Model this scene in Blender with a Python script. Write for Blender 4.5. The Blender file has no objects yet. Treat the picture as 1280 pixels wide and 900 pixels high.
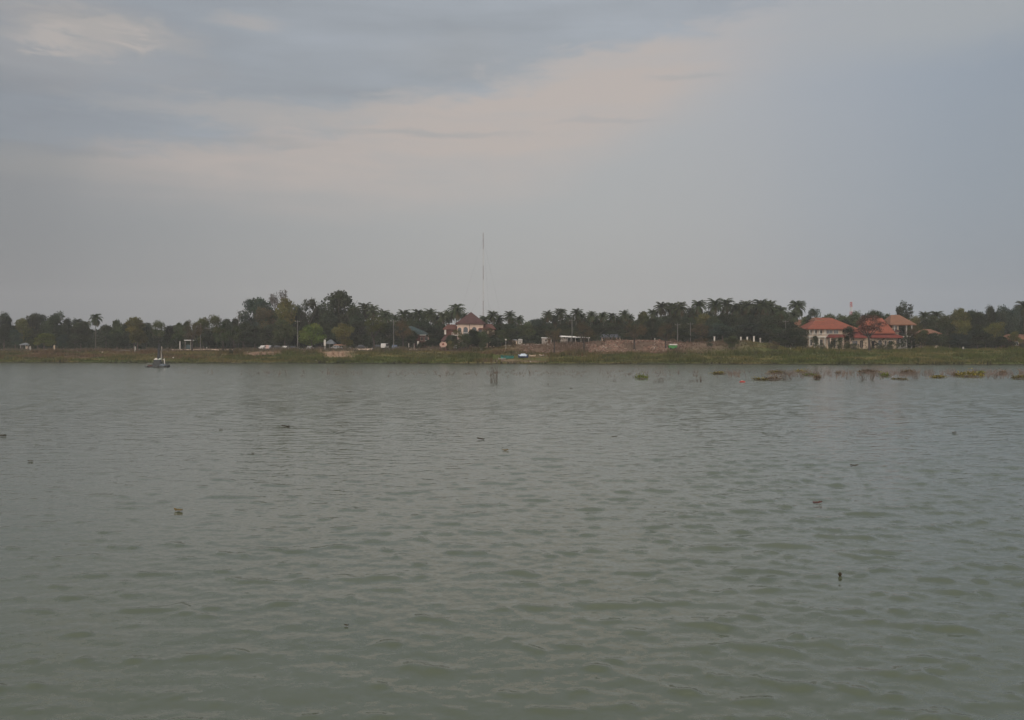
import bpy, math, random
import numpy as np
from math import radians, sin, cos, pi

S = bpy.context.scene
C = S.collection
FPX = 1108.0            # focal length in pixels of the 1280 px wide photograph
HY = 440.0              # row of the horizon in the photograph
EYE = 3.5               # height of the eye above the lake

# ------------------------------------------------------------------ camera
cam_data = bpy.data.cameras.new('camera')
cam = bpy.data.objects.new('camera', cam_data)
C.objects.link(cam)
cam.location = (0, 0, EYE)
cam.rotation_euler = (radians(90), 0, 0)
cam_data.sensor_width = 36.0
cam_data.lens = 36.0 * FPX / 1280.0
cam_data.shift_y = (HY - 450.0) / 1280.0
cam_data.clip_start = 0.1
cam_data.clip_end = 5000
S.camera = cam

# ------------------------------------------------------------------ render look
S.render.engine = 'CYCLES'
S.cycles.use_denoising = True
S.cycles.max_bounces = 6
S.cycles.volume_bounces = 0
S.cycles.diffuse_bounces = 3
S.cycles.glossy_bounces = 3
S.cycles.transmission_bounces = 2
S.cycles.transparent_max_bounces = 6
S.cycles.sample_clamp_indirect = 4
S.view_settings.view_transform = 'Standard'
S.view_settings.look = 'None'
S.view_settings.exposure = 0.0
S.view_settings.gamma = 1.0
S.view_settings.use_curve_mapping = False

SUN_EL = 14.0
SUN_AZ = 205.0          # compass bearing, measured from +Y towards +X: behind the camera, a little to the left
SUN_STRENGTH = 0.8
SKY_STRENGTH = 0.1
HAZE_DENSITY = 0.00028

# ------------------------------------------------------------------ node helper
class NT:
    def __init__(self, tree):
        self.t = tree; self.n = tree.nodes; self.l = tree.links
    def new(self, kind, **kw):
        nd = self.n.new(kind)
        for k, v in kw.items(): setattr(nd, k, v)
        return nd
    def put(self, sock, v):
        if hasattr(v, 'is_output') or isinstance(v, bpy.types.NodeSocket): self.l.new(v, sock)
        else: sock.default_value = v
    def m(self, op, a, b=None, c=None, clamp=False):
        nd = self.new('ShaderNodeMath', operation=op); nd.use_clamp = clamp
        self.put(nd.inputs[0], a)
        if b is not None: self.put(nd.inputs[1], b)
        if c is not None: self.put(nd.inputs[2], c)
        return nd.outputs[0]
    def smooth(self, v, lo, hi):
        nd = self.new('ShaderNodeMapRange', interpolation_type='SMOOTHSTEP')
        self.put(nd.inputs[0], v); self.put(nd.inputs[1], lo); self.put(nd.inputs[2], hi)
        nd.inputs[3].default_value = 0; nd.inputs[4].default_value = 1
        return nd.outputs[0]
    def mix(self, f, a, b, blend='MIX'):
        nd = self.new('ShaderNodeMix', data_type='RGBA', blend_type=blend)
        def col(x): return (*x, 1) if isinstance(x, tuple) and len(x) == 3 else x
        self.put(nd.inputs[0], f); self.put(nd.inputs[6], col(a)); self.put(nd.inputs[7], col(b))
        return nd.outputs[2]
    def noise(self, vec, scale, detail=4, rough=0.5, dist=0.0):
        nd = self.new('ShaderNodeTexNoise')
        if vec is not None: self.l.new(vec, nd.inputs['Vector'])
        nd.inputs['Scale'].default_value = scale; nd.inputs['Detail'].default_value = detail
        nd.inputs['Roughness'].default_value = rough; nd.inputs['Distortion'].default_value = dist
        return nd.outputs['Fac']
    def curve(self, x, pts, lo, hi, vlo, vhi):
        """piecewise curve; pts in real units, x axis range lo..hi, value range vlo..vhi"""
        mr = self.new('ShaderNodeMapRange'); self.put(mr.inputs[0], x)
        mr.inputs[1].default_value = lo; mr.inputs[2].default_value = hi
        mr.inputs[3].default_value = 0; mr.inputs[4].default_value = 1
        fc = self.new('ShaderNodeFloatCurve'); self.l.new(mr.outputs[0], fc.inputs['Value'])
        cv = fc.mapping.curves[0]
        P = [((a - lo) / (hi - lo), (b - vlo) / (vhi - vlo)) for a, b in pts]
        cv.points[0].location = P[0]; cv.points[1].location = P[-1]
        for p in P[1:-1]: cv.points.new(*p)
        fc.mapping.update()
        mr2 = self.new('ShaderNodeMapRange'); self.l.new(fc.outputs[0], mr2.inputs[0])
        mr2.inputs[1].default_value = 0; mr2.inputs[2].default_value = 1
        mr2.inputs[3].default_value = vlo; mr2.inputs[4].default_value = vhi
        return mr2.outputs[0]

# ------------------------------------------------------------------ world: hazy evening sky with thin high cloud
world = bpy.data.worlds.new('World')
S.world = world
world.use_nodes = True
W = NT(world.node_tree)
W.n.clear()
out = W.new('ShaderNodeOutputWorld')
bg = W.new('ShaderNodeBackground')
bg.inputs['Strength'].default_value = SKY_STRENGTH
W.l.new(bg.outputs[0], out.inputs[0])
sky = W.new('ShaderNodeTexSky', sky_type='NISHITA')
sky.sun_disc = False
sky.sun_elevation = radians(SUN_EL)
sky.sun_rotation = radians(SUN_AZ)
sky.air_density = 1.5; sky.dust_density = 4.0; sky.ozone_density = 1.0
tc = W.new('ShaderNodeTexCoord')
sep = W.new('ShaderNodeSeparateXYZ'); W.l.new(tc.outputs['Generated'], sep.inputs[0])
X, Y, Z = sep.outputs
az = W.m('ARCTAN2', X, Y)
hor = W.m('SQRT', W.m('ADD', W.m('MULTIPLY', X, X), W.m('ADD', W.m('MULTIPLY', Y, Y), 1e-5)))
el = W.m('DIVIDE', Z, hor)                       # tangent of the elevation
def A(px): return math.atan((px - 640) / FPX)
def E(px, py): return (HY - py) / FPX * math.cos(A(px))
cv3 = W.new('ShaderNodeCombineXYZ'); W.l.new(az, cv3.inputs[0]); W.l.new(W.m('MULTIPLY', el, 3.2), cv3.inputs[1])
warp = W.m('SUBTRACT', W.noise(cv3.outputs[0], 5.0, 7, 0.55, 0.3), 0.5)
fine = W.m('SUBTRACT', W.noise(cv3.outputs[0], 17.0, 6, 0.6, 0.5), 0.5)
cv4 = W.new('ShaderNodeCombineXYZ'); W.l.new(az, cv4.inputs[0]); W.l.new(W.m('MULTIPLY', el, 9.0), cv4.inputs[1])
streak = W.m('SUBTRACT', W.noise(cv4.outputs[0], 3.0, 6, 0.55, 0.2), 0.5)
elw = W.m('ADD', el, W.m('ADD', W.m('MULTIPLY', warp, 0.085), W.m('MULTIPLY', fine, 0.060)))
els = W.m('ADD', el, W.m('MULTIPLY', warp, 0.05))
LO, HI = -0.9, 0.9
def crv(pts, vlo, vhi):
    return W.curve(az, [(A(p), v) for p, v in pts], LO, HI, vlo, vhi)
U = crv([(-600, E(-600, 260)), (0, E(0, 200)), (120, E(120, 192)), (220, E(220, 178)), (400, E(400, 168)), (455, E(455, 150)), (500, E(500, 134)),
         (590, E(590, 124)), (640, E(640, 108)), (720, E(720, 84)), (800, E(800, 58)), (900, E(900, 34)), (1010, E(1010, 8)), (1150, E(1150, -30)), (1900, E(1900, -260))], -0.2, 0.8)
L = crv([(-600, E(-600, 290)), (0, E(0, 236)), (300, E(300, 246)), (560, E(560, 248)), (680, E(680, 226)), (780, E(780, 178)), (880, E(880, 128)), (960, E(960, 92)), (1100, E(1100, 50)), (1280, E(1280, 20)), (1900, E(1900, -180))], -0.2, 0.8)
pk = crv([(-600, .05), (0, .10), (90, .38), (180, .85), (420, .98), (600, 1.0), (800, .93), (870, .72), (960, .36), (1060, .14), (1280, .02), (1900, 0)], 0, 1)
aboveU = W.smooth(W.m('SUBTRACT', elw, U), -0.014, 0.024)            # 1 above the edge of the cloud bank
aboveL = W.smooth(W.m('SUBTRACT', els, L), -0.040, 0.050)
pink = W.m('MULTIPLY', W.m('MULTIPLY', aboveL, W.m('SUBTRACT', 1.0, aboveU)), pk)
pink = W.m('MULTIPLY', pink, W.m('ADD', 0.90, W.m('MULTIPLY', W.m('ADD', streak, W.m('MULTIPLY', fine, .45)), 1.7)), clamp=True)
# base veil: grey near the horizon, cooler higher; a little darker towards both sides
ramp = W.new('ShaderNodeValToRGB'); W.l.new(el, ramp.inputs[0])
cr = ramp.color_ramp
cr.elements[0].position = 0.0; cr.elements[0].color = (.37, .366, .360, 1)
cr.elements[1].position = 0.95; cr.elements[1].color = (.48, .495, .52, 1)
for p, c in ((.06, (.385, .385, .382)), (.15, (.405, .412, .418)), (.26, (.42, .43, .445)), (.42, (.44, .455, .48)), (.60, (.45, .465, .49))):
    e_ = cr.elements.new(p); e_.color = (*c, 1)
side = W.new('ShaderNodeMapRange'); W.l.new(az, side.inputs[0])
side_r = crv([(-600, .55), (0, .60), (150, .70), (400, .87), (640, .97), (850, .96), (1050, .82), (1280, .67), (1900, .6)], 0, 1.2)
side_b = crv([(-600, .60), (0, .65), (150, .745), (400, .885), (640, .97), (850, .98), (1050, .95), (1280, .86), (1900, .7)], 0, 1.2)
side_g = crv([(-600, .57), (0, .62), (150, .72), (400, .88), (640, .975), (850, .97), (1050, .875), (1280, .755), (1900, .65)], 0, 1.2)
cc = W.new('ShaderNodeCombineColor'); W.l.new(side_r, cc.inputs[0]); W.l.new(side_g, cc.inputs[1]); W.l.new(side_b, cc.inputs[2])
base = W.mix(1.0, ramp.outputs[0], cc.outputs[0], 'MULTIPLY')
# blue-grey cloud above the edge
bl = W.m('MULTIPLY', aboveU, crv([(-600, .6), (0, .85), (300, .9), (600, 1.0), (900, .9), (1280, .6), (1900, .4)], 0, 1))
mot = W.m('ADD', 1.0, W.m('MULTIPLY', W.m('ADD', warp, W.m('MULTIPLY', streak, 0.8)), 0.45))
bluec = W.mix(1.0, (.300, .345, .410), W.mix(1.0, cc.outputs[0], (1, 1, 1), 'MIX'), 'MULTIPLY')
motc = W.new('ShaderNodeCombineColor')
for i in range(3): W.l.new(mot, motc.inputs[i])
sidem = W.mix(.45, cc.outputs[0], (1, 1, 1))
bluec = W.mix(1.0, W.mix(1.0, (.342, .374, .418), motc.outputs[0], 'MULTIPLY'), sidem, 'MULTIPLY')
colr = W.mix(W.m('MULTIPLY', bl, .92), base, bluec)
pinkc = W.mix(1.0, (.492, .440, .414), W.mix(.7, cc.outputs[0], (1, 1, 1)), 'MULTIPLY')
colr = W.mix(pink, colr, pinkc)
# pale streaks in the blue area: (px, py, half width, half height, strength)
def patch(px, py, wpx, hpx, s, rough=1.0, colour=(.47, .43, .40)):
    global colr
    da = W.m('DIVIDE', W.m('SUBTRACT', az, A(px)), wpx / FPX)
    de = W.m('DIVIDE', W.m('SUBTRACT', W.m('ADD', el, W.m('MULTIPLY', fine, 0.05 * rough)), E(px, py)), hpx / FPX)
    r = W.m('SQRT', W.m('ADD', W.m('MULTIPLY', da, da), W.m('MULTIPLY', de, de)))
    r = W.m('ADD', r, W.m('MULTIPLY', warp, 1.6 * rough))
    k = W.m('MULTIPLY', W.m('SUBTRACT', 1.0, W.smooth(r, 0.15, 1.15)), s)
    colr = W.mix(k, colr, colour)
patch(110, 42, 115, 28, .52, 1.6)
patch(60, 46, 40, 14, .45, 1.7, (.52, .47, .44))
patch(165, 50, 34, 10, .45, 1.6, (.52, .47, .44))
patch(75, 20, 120, 40, .35, .8)
patch(310, 28, 60, 13, .45, .8)
patch(60, 70, 210, 38, .22, .6)
patch(330, 142, 260, 22, .60, 1.0, (.43, .405, .39))
patch(560, 70, 130, 30, .16, 1.0, (.42, .42, .42))
patch(60, 186, 120, 9, .5, .5, (.25, .27, .295))
patch(520, 166, 170, 6, .45, .4, (.31, .335, .36))
patch(60, 205, 150, 22, .35, .4, (.33, .325, .32))
patch(1200, 10, 260, 70, .6, .5, (.40, .412, .415))
patch(300, 176, 150, 7, .4, .5, (.30, .315, .335))
patch(760, 150, 90, 5, .35, .5, (.34, .355, .38))
patch(860, 96, 60, 4, .35, .4, (.33, .35, .37))
behind = W.smooth(W.m('DIVIDE', Y, hor), .2, -.8)      # unseen sky behind the camera, brightened and warmed to light bank and walls
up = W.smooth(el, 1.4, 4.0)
colr = W.mix(up, colr, (.86, .87, .90))  # overhead sky, out of view, lifted as added fill light
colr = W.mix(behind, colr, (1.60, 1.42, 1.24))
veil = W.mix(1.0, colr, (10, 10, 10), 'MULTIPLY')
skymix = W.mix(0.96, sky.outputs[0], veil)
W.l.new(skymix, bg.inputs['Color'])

# ------------------------------------------------------------------ sun: low, veiled, behind the camera
sd = bpy.data.lights.new('sun', 'SUN')
sd.energy = SUN_STRENGTH; sd.angle = radians(14); sd.color = (1.0, .90, .80)
sun = bpy.data.objects.new('sun', sd); C.objects.link(sun)
sun.rotation_euler = (radians(90 - SUN_EL), 0, radians(180 - SUN_AZ))
sun.location = (0, -20, 40)

# ================================================================== helpers
def tag(o, label=None, cat=None, group=None, kind=None):
    if label: o['label'] = label
    if cat: o['category'] = cat
    if group: o['group'] = group
    if kind: o['kind'] = kind
    return o
def thing(name, label, cat, loc, rz=0, group=None, scale=None):
    o = bpy.data.objects.new(name, None); C.objects.link(o)
    o.location = loc; o.rotation_euler = (0, 0, rz); o.empty_display_size = .5
    if scale: o.scale = scale
    return tag(o, label, cat, group)
def link(name, me, parent=None, mat=None):
    o = bpy.data.objects.new(name, me); C.objects.link(o)
    if mat is not None and not me.materials: me.materials.append(mat)
    if parent is not None: o.parent = parent
    return o
def np_mesh(name, V, F, col=None, smooth=False):
    """V (n,3); F (m,4) or (m,3); col (n,3) optional per-vertex attribute 'tint'"""
    V = np.asarray(V, np.float32); F = np.asarray(F, np.int32)
    me = bpy.data.meshes.new(name)
    k = F.shape[1]
    me.vertices.add(len(V)); me.vertices.foreach_set('co', V.ravel())
    me.loops.add(F.size); me.loops.foreach_set('vertex_index', F.ravel())
    me.polygons.add(len(F)); me.polygons.foreach_set('loop_start', np.arange(0, F.size, k, dtype=np.int32))
    me.polygons.foreach_set('loop_total', np.full(len(F), k, np.int32))
    if smooth: me.polygons.foreach_set('use_smooth', np.ones(len(F), bool))
    me.update(calc_edges=True)
    if col is not None:
        at = me.attributes.new('tint', 'FLOAT_COLOR', 'POINT')
        c4 = np.ones((len(V), 4), np.float32); c4[:, :3] = col
        at.data.foreach_set('color', c4.ravel())
    return me

class MB:
    def __init__(self): self.v = []; self.f = []
    def add(self, vs, fs):
        n = len(self.v); self.v += [tuple(p) for p in vs]; self.f += [tuple(n + i for i in f) for f in fs]; return self
    def box(self, x0, x1, y0, y1, z0, z1):
        v = [(x0, y0, z0), (x1, y0, z0), (x1, y1, z0), (x0, y1, z0), (x0, y0, z1), (x1, y0, z1), (x1, y1, z1), (x0, y1, z1)]
        return self.add(v, [(0, 3, 2, 1), (4, 5, 6, 7), (0, 1, 5, 4), (1, 2, 6, 5), (2, 3, 7, 6), (3, 0, 4, 7)])
    def tube(self, pts, rads, n=6, cap=True):
        base = len(self.v); P = [np.array(p, float) for p in pts]
        for i, p in enumerate(P):
            d = P[min(i + 1, len(P) - 1)] - P[max(i - 1, 0)]
            d = d / (np.linalg.norm(d) + 1e-9)
            a = np.array([0, 0, 1.]) if abs(d[2]) < .9 else np.array([1., 0, 0])
            u = np.cross(d, a); u /= np.linalg.norm(u); w = np.cross(d, u)
            for k in range(n):
                t = 2 * pi * k / n
                self.v.append(tuple(p + rads[i] * (cos(t) * u + sin(t) * w)))
        for i in range(len(P) - 1):
            for k in range(n):
                a, b = base + i * n + k, base + i * n + (k + 1) % n
                self.f.append((a, b, b + n, a + n))
        if cap:
            self.f.append(tuple(base + k for k in reversed(range(n))))
            self.f.append(tuple(base + (len(P) - 1) * n + k for k in range(n)))
        return self
    def hip(self, x0, x1, y0, y1, z0, z1, rx0, rx1, th=.18, ry=None):
        """hip roof: eave rectangle, ridge from rx0 to rx1 at height z1, a fascia th thick below the eave"""
        ym = (y0 + y1) / 2 if ry is None else ry
        v = [(x0, y0, z0), (x1, y0, z0), (x1, y1, z0), (x0, y1, z0), (rx0, ym, z1), (rx1, ym, z1),
             (x0, y0, z0 - th), (x1, y0, z0 - th), (x1, y1, z0 - th), (x0, y1, z0 - th)]
        f = [(0, 1, 5, 4), (1, 2, 5), (2, 3, 4, 5), (3, 0, 4), (6, 7, 1, 0), (7, 8, 2, 1), (8, 9, 3, 2), (9, 6, 0, 3), (9, 8, 7, 6)]
        return self.add(v, f)
    def prism(self, outline, y0, y1):
        """outline of (x, z) extruded from y0 to y1"""
        n = len(outline)
        v = [(x, y0, z) for x, z in outline] + [(x, y1, z) for x, z in outline]
        f = [tuple(range(n)), tuple(n + i for i in reversed(range(n)))]
        f += [(i, n + i, n + (i + 1) % n, (i + 1) % n) for i in range(n)]
        return self.add(v, f)
    def build(self, name, mat, parent=None, smooth=False, bevel=0):
        me = bpy.data.meshes.new(name); me.from_pydata(self.v, [], self.f)
        import bmesh
        bm = bmesh.new(); bm.from_mesh(me); bmesh.ops.recalc_face_normals(bm, faces=bm.faces); bm.to_mesh(me); bm.free()
        if smooth:
            for p in me.polygons: p.use_smooth = True
        me.materials.append(mat)
        return link(name, me, parent)

# ------------------------------------------------------------------ materials
MATS = {}
def surf(name, colour, rough=.8, var=.25, scale=1.5, metal=0.0, second=None, spec=.3, bump=0):
    """plain weathered surface: colour broken up by noise in object space"""
    if name in MATS: return MATS[name]
    m = bpy.data.materials.new(name); m.use_nodes = True; t = NT(m.node_tree)
    b = m.node_tree.nodes['Principled BSDF']
    tcn = t.new('ShaderNodeTexCoord')
    f = t.noise(tcn.outputs['Object'], scale, 6, .6)
    dark = tuple(c * (1 - var) for c in colour) if second is None else second
    lite = tuple(min(1, c * (1 + var)) for c in colour)
    f2 = t.smooth(f, .32, .68)
    t.l.new(t.mix(f2, dark, lite), b.inputs['Base Color'])
    b.inputs['Roughness'].default_value = rough; b.inputs['Metallic'].default_value = metal
    b.inputs['Specular IOR Level'].default_value = spec
    if bump:
        bn = t.new('ShaderNodeBump'); bn.inputs['Strength'].default_value = .6; bn.inputs['Distance'].default_value = bump
        t.l.new(t.noise(tcn.outputs['Object'], scale * 6, 4, .6), bn.inputs['Height']); t.l.new(bn.outputs[0], b.inputs['Normal'])
    MATS[name] = m
    return m
def roof_mat(name, colour, second):
    if name in MATS: return MATS[name]
    m = bpy.data.materials.new(name); m.use_nodes = True; t = NT(m.node_tree)
    b = m.node_tree.nodes['Principled BSDF']
    tcn = t.new('ShaderNodeTexCoord')
    f = t.smooth(t.noise(tcn.outputs['Object'], .9, 6, .65), .3, .7)
    col = t.mix(f, second, colour)
    wv = t.new('ShaderNodeTexWave', wave_type='BANDS', bands_direction='Z'); t.l.new(tcn.outputs['Object'], wv.inputs[0])
    wv.inputs['Scale'].default_value = .9; wv.inputs['Distortion'].default_value = .4
    bn = t.new('ShaderNodeBump'); bn.inputs['Strength'].default_value = .7; bn.inputs['Distance'].default_value = .06
    t.l.new(wv.outputs['Fac'], bn.inputs['Height']); t.l.new(bn.outputs[0], b.inputs['Normal'])
    t.l.new(col, b.inputs['Base Color']); b.inputs['Roughness'].default_value = .75
    b.inputs['Specular IOR Level'].default_value = .2
    MATS[name] = m
    return m
def leaf_material(name, trans=.25):
    m = bpy.data.materials.new(name); m.use_nodes = True; t = NT(m.node_tree); t.n.clear()
    o = t.new('ShaderNodeOutputMaterial')
    oi = t.new('ShaderNodeObjectInfo'); at = t.new('ShaderNodeAttribute', attribute_name='tint')
    col = t.mix(1.0, oi.outputs['Color'], at.outputs['Color'], 'MULTIPLY')
    d = t.new('ShaderNodeBsdfDiffuse'); tr = t.new('ShaderNodeBsdfTranslucent')
    t.l.new(col, d.inputs[0]); t.l.new(col, tr.inputs[0])
    mx = t.new('ShaderNodeMixShader'); mx.inputs[0].default_value = trans
    t.l.new(d.outputs[0], mx.inputs[1]); t.l.new(tr.outputs[0], mx.inputs[2]); t.l.new(mx.outputs[0], o.inputs[0])
    return m
def tint_material(name, rough=.9):
    m = bpy.data.materials.new(name); m.use_nodes = True; t = NT(m.node_tree)
    b = m.node_tree.nodes['Principled BSDF']
    at = t.new('ShaderNodeAttribute', attribute_name='tint')
    tcn = t.new('ShaderNodeTexCoord')
    f = t.noise(tcn.outputs['Object'], .7, 8, .7)
    g = t.m('ADD', .55, t.m('MULTIPLY', f, .9))
    gc = t.new('ShaderNodeCombineColor')
    for i in range(3): t.l.new(g, gc.inputs[i])
    t.l.new(t.mix(1.0, at.outputs['Color'], gc.outputs[0], 'MULTIPLY'), b.inputs['Base Color'])
    b.inputs['Roughness'].default_value = rough; b.inputs['Specular IOR Level'].default_value = .1
    return m
M_LEAF = leaf_material('leaf')
M_GRASS = leaf_material('grass_blade', .15)
M_SOIL = tint_material('bank_soil')
M_RUBBLE = tint_material('broken_brick')
M_BARK = surf('bark', (.10, .085, .07), .95, .35, 3.0)
M_PBARK = surf('palm_bark', (.095, .088, .076), .95, .3, 3.0)
M_DBARK = surf('dark_bark', (.045, .038, .034), .95, .3, 3.0)
M_WHITE = surf('white_paint', (.52, .50, .47), .6, .12, .8)
M_CREAM = surf('cream_render', (.50, .405, .32), .8, .14, .5)
M_PINKW = surf('pink_cream_render', (.52, .40, .34), .8, .12, .5)
M_PALEG = surf('pale_render', (.38, .37, .355), .8, .15, .5)
M_ORANGE = roof_mat('orange_roof_tile', (.235, .070, .041), (.165, .056, .037))
M_RED = roof_mat('red_roof_tile', (.185, .045, .035), (.13, .038, .032))
M_TAN = roof_mat('tan_roof_tile', (.215, .11, .066), (.165, .085, .056))
M_MAROON = roof_mat('maroon_roof_tile', (.078, .038, .036), (.055, .031, .031))
M_RUST = roof_mat('rust_roof_tile', (.125, .052, .038), (.085, .038, .032))
M_TEALR = surf('teal_sheet_roof', (.030, .058, .066), .5, .25, .8)
M_GLASS = surf('window_glass', (.05, .065, .085), .12, .2, .6, spec=.6)
M_DARKIN = surf('dark_opening', (.018, .017, .018), .9, .2, 1)
M_CONC = surf('concrete', (.36, .33, .30), .9, .2, .6)
M_SANDY = surf('pale_pink_concrete', (.50, .40, .34), .9, .2, .3)
M_METALR = surf('pale_sheet_metal', (.66, .68, .70), .45, .10, .5)
M_GREYR = surf('grey_sheet_metal', (.17, .19, .21), .5, .2, .5)
M_BLUER = surf('blue_grey_sheet', (.075, .085, .11), .5, .2, .5)
M_REDW = surf('red_brown_wall', (.115, .048, .042), .85, .25, .5)
M_GREYW = surf('weathered_grey_wall', (.30, .28, .26), .9, .25, .6)
M_STEEL = surf('dark_steel', (.035, .04, .045), .6, .3, 2)
M_BLUEGREY = surf('blue_grey_paint', (.10, .13, .17), .5, .25, 2)
M_BLUE = surf('blue_paint', (.04, .07, .17), .5, .25, 2)
M_TEAL = surf('teal_boat_paint', (.10, .46, .42), .5, .15, 1.2)
M_TEALD = surf('dark_teal_paint', (.02, .12, .115), .5, .15, 1.2)
M_LBLUE = surf('light_blue_tarpaulin', (.42, .50, .60), .6, .2, 2)
M_GREEN = surf('green_paint', (.05, .20, .06), .5, .15, 2)
M_RUBBER = surf('tyre_rubber', (.02, .02, .02), .9, .2, 3)
M_MRED = surf('mast_red', (.20, .13, .125), .7, .15, .3)
M_MRED2 = surf('tower_red', (.40, .06, .05), .7, .15, .3)
M_MWHITE = surf('mast_white', (.48, .47, .46), .7, .1, .3)
M_DRY = surf('dry_stem', (.072, .056, .043), .95, .4, 6)
M_DEADLEAF = surf('dead_leaf', (.035, .028, .016), .8, .4, 20)
M_YLEAF = surf('yellow_dead_leaf', (.11, .08, .028), .7, .4, 20)
M_REDLEAF = surf('red_dead_leaf', (.075, .025, .018), .7, .3, 20)
M_FLOAT = surf('red_float', (.30, .05, .045), .6, .1, 3)
M_POLE = surf('concrete_pole', (.15, .147, .14), .9, .15, 1)

# ================================================================== terrain
SH = [(-2600, 330), (-600, 305), (0, 288), (180, 275), (400, 270), (520, 256), (740, 252), (900, 249), (1100, 236), (1280, 237), (1800, 235), (3800, 235)]
SHU = np.array([(p - 640) / FPX for p, _ in SH]); SHD = np.array([d for _, d in SH], float)
def lattice(x, y, seed=0):
    """smooth value noise in numpy"""
    x = np.asarray(x, float); y = np.asarray(y, float)
    xi = np.floor(x); yi = np.floor(y); fx = x - xi; fy = y - yi
    fx = fx * fx * (3 - 2 * fx); fy = fy * fy * (3 - 2 * fy)
    def h(a, b):
        s = np.sin(a * 127.1 + b * 311.7 + seed * 74.7) * 43758.5453
        return s - np.floor(s)
    return (h(xi, yi) * (1 - fx) + h(xi + 1, yi) * fx) * (1 - fy) + (h(xi, yi + 1) * (1 - fx) + h(xi + 1, yi + 1) * fx) * fy
def fbm(x, y, seed=0, o=4):
    s = 0; a = .5
    for i in range(o):
        s = s + a * lattice(x * 2 ** i, y * 2 ** i, seed + i); a *= .5
    return s
def shore(u): return np.interp(u, SHU, SHD) + 2.4 * (fbm(np.asarray(u) * 60, 0 * np.asarray(u), 5, 4) - .47)
def sstep(v, a, b):
    t = np.clip((np.asarray(v, float) - a) / (b - a), 0, 1); return t * t * (3 - 2 * t)
def ground(x, y):
    x = np.asarray(x, float); y = np.asarray(y, float)
    u = x / y; s = y - shore(u); px = u * FPX + 640
    z = np.interp(s, [-40, -3, 0, 1.0, 4, 10, 20, 27, 40, 60, 900], [-2, -.4, -.05, .45, .8, 1.75, 3.2, 4.0, 4.35, 4.4, 5.0])
    z = z + np.interp(px, [600, 640, 700, 780, 860, 940, 965, 990], [0, 1.6, 1.85, 2.3, 2.1, 2.6, 1.9, 0]) * sstep(s, 20, 33)
    heap = fbm(x / 2.6, y / 2.2, 17) * sstep(px, 725, 750) * (1 - sstep(px, 835, 860)) + .5 * fbm(x / 4, y / 3, 19) * sstep(px, 630, 660) * (1 - sstep(px, 960, 985))
    z = z + 1.15 * (heap - .25 * sstep(px, 630, 660) * (1 - sstep(px, 960, 985))) * sstep(s, 24, 29) * (1 - sstep(s, 33, 37))
    z = z + (fbm(x / 7, y / 5, 11) - .47) * .55 * sstep(s, 1, 8) * (1 - sstep(s, 40, 60)) 
    return z
def gz(x, y): return float(ground(x, y))
def WX(px, D): return (px - 640) * D / FPX
def WZ(py, D): return EYE + (HY - py) * D / FPX
def DW(py): return EYE * FPX / (py - HY)         # distance of a point on the water at row py

us = np.unique(np.concatenate([np.linspace(-2.6, -.66, 40), np.linspace(-.66, .66, 900), np.linspace(.66, 2.6, 40)]))
ss = np.concatenate([np.linspace(-40, -2, 10), np.linspace(-1.5, 45, 130), np.linspace(47, 120, 20), np.linspace(150, 900, 12)])
UU, SS = np.meshgrid(us, ss)
YY = shore(UU) + SS; XX = UU * YY
ZZ = ground(XX, YY)
def cover(x, y, s):
    """albedo of the bank: green near the water, dry brown above, bare soil patches"""
    px = x / y * FPX + 640
    n = fbm(x / 9, s / 2.6, 3); n2 = fbm(x / 3.0, s / 1.2, 8); n3 = fbm(x / 26, s / 6, 21)
    green = np.array([.078, .096, .026]); olive = np.array([.098, .090, .036]); brown = np.array([.125, .082, .048]); grey = np.array([.13, .115, .10])
    sand = np.array([.32, .22, .16]); dark = np.array([.045, .05, .025]); pinky = np.array([.19, .135, .105])
    def mx(a, b, t): return a * (1 - t[..., None]) + b * t[..., None]
    lim = np.interp(px, [0, 170, 340, 480, 620, 800, 980, 1280], [6, 8, 13, 24, 15, 15, 40, 36])
    t = sstep(s + (n - .47) * 26, lim - 4, lim + 5)
    c = mx(np.broadcast_to(green, s.shape + (3,)), np.broadcast_to(brown, s.shape + (3,)), t)
    c = mx(c, olive, sstep(n3, .42, .60) * .7)
    c = mx(c, np.array([.16, .135, .055]), sstep(fbm(x / 14, s / 2.2, 88), .50, .64) * .75)
    c = mx(c, np.array([.055, .075, .024]), sstep(fbm(x / 10, s / 2.0, 89), .52, .64) * .7)
    c = mx(c, dark, sstep(n2, .52, .72) * .6)
    c = mx(c, grey, sstep(s, 22, 27) * (1 - sstep(px, 560, 640)) * .6)
    def blob(p0, p1, s0, s1, soft=.35):
        a = sstep(px + (n - .47) * 40, p0, p0 + 12) * (1 - sstep(px + (n - .47) * 40, p1 - 12, p1))
        b = sstep(s + (n2 - .47) * 6, s0, s0 + 2) * (1 - sstep(s + (n2 - .47) * 6, s1 - 2, s1))
        return a * b
    c = mx(c, sand * .72, blob(300, 345, 14, 24))
    c = mx(c, sand, blob(402, 446, 9, 25) * .9)
    c = mx(c, pinky * .8, sstep(px, 625, 660) * (1 - sstep(px, 870, 980)) * sstep(s + (n - .47) * 8, 16, 25) * .85)
    c = mx(c, sand * .55, blob(600, 680, 1, 7) * .7)
    c = mx(c, np.array([.03, .03, .022]), 1 - sstep(s, .2, 1.1))
    return c
COL = cover(XX, YY, SS)
nr, nc = XX.shape
idx = np.arange(nr * nc).reshape(nr, nc)
F = np.stack([idx[:-1, :-1], idx[:-1, 1:], idx[1:, 1:], idx[1:, :-1]], -1).reshape(-1, 4)
g = link('ground', np_mesh('ground', np.stack([XX, YY, ZZ], -1).reshape(-1, 3), F, COL.reshape(-1, 3), True), None, M_SOIL)
tag(g, 'grassy lake bank rising from the far waterline, brown and green', 'ground', kind='structure')

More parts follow.
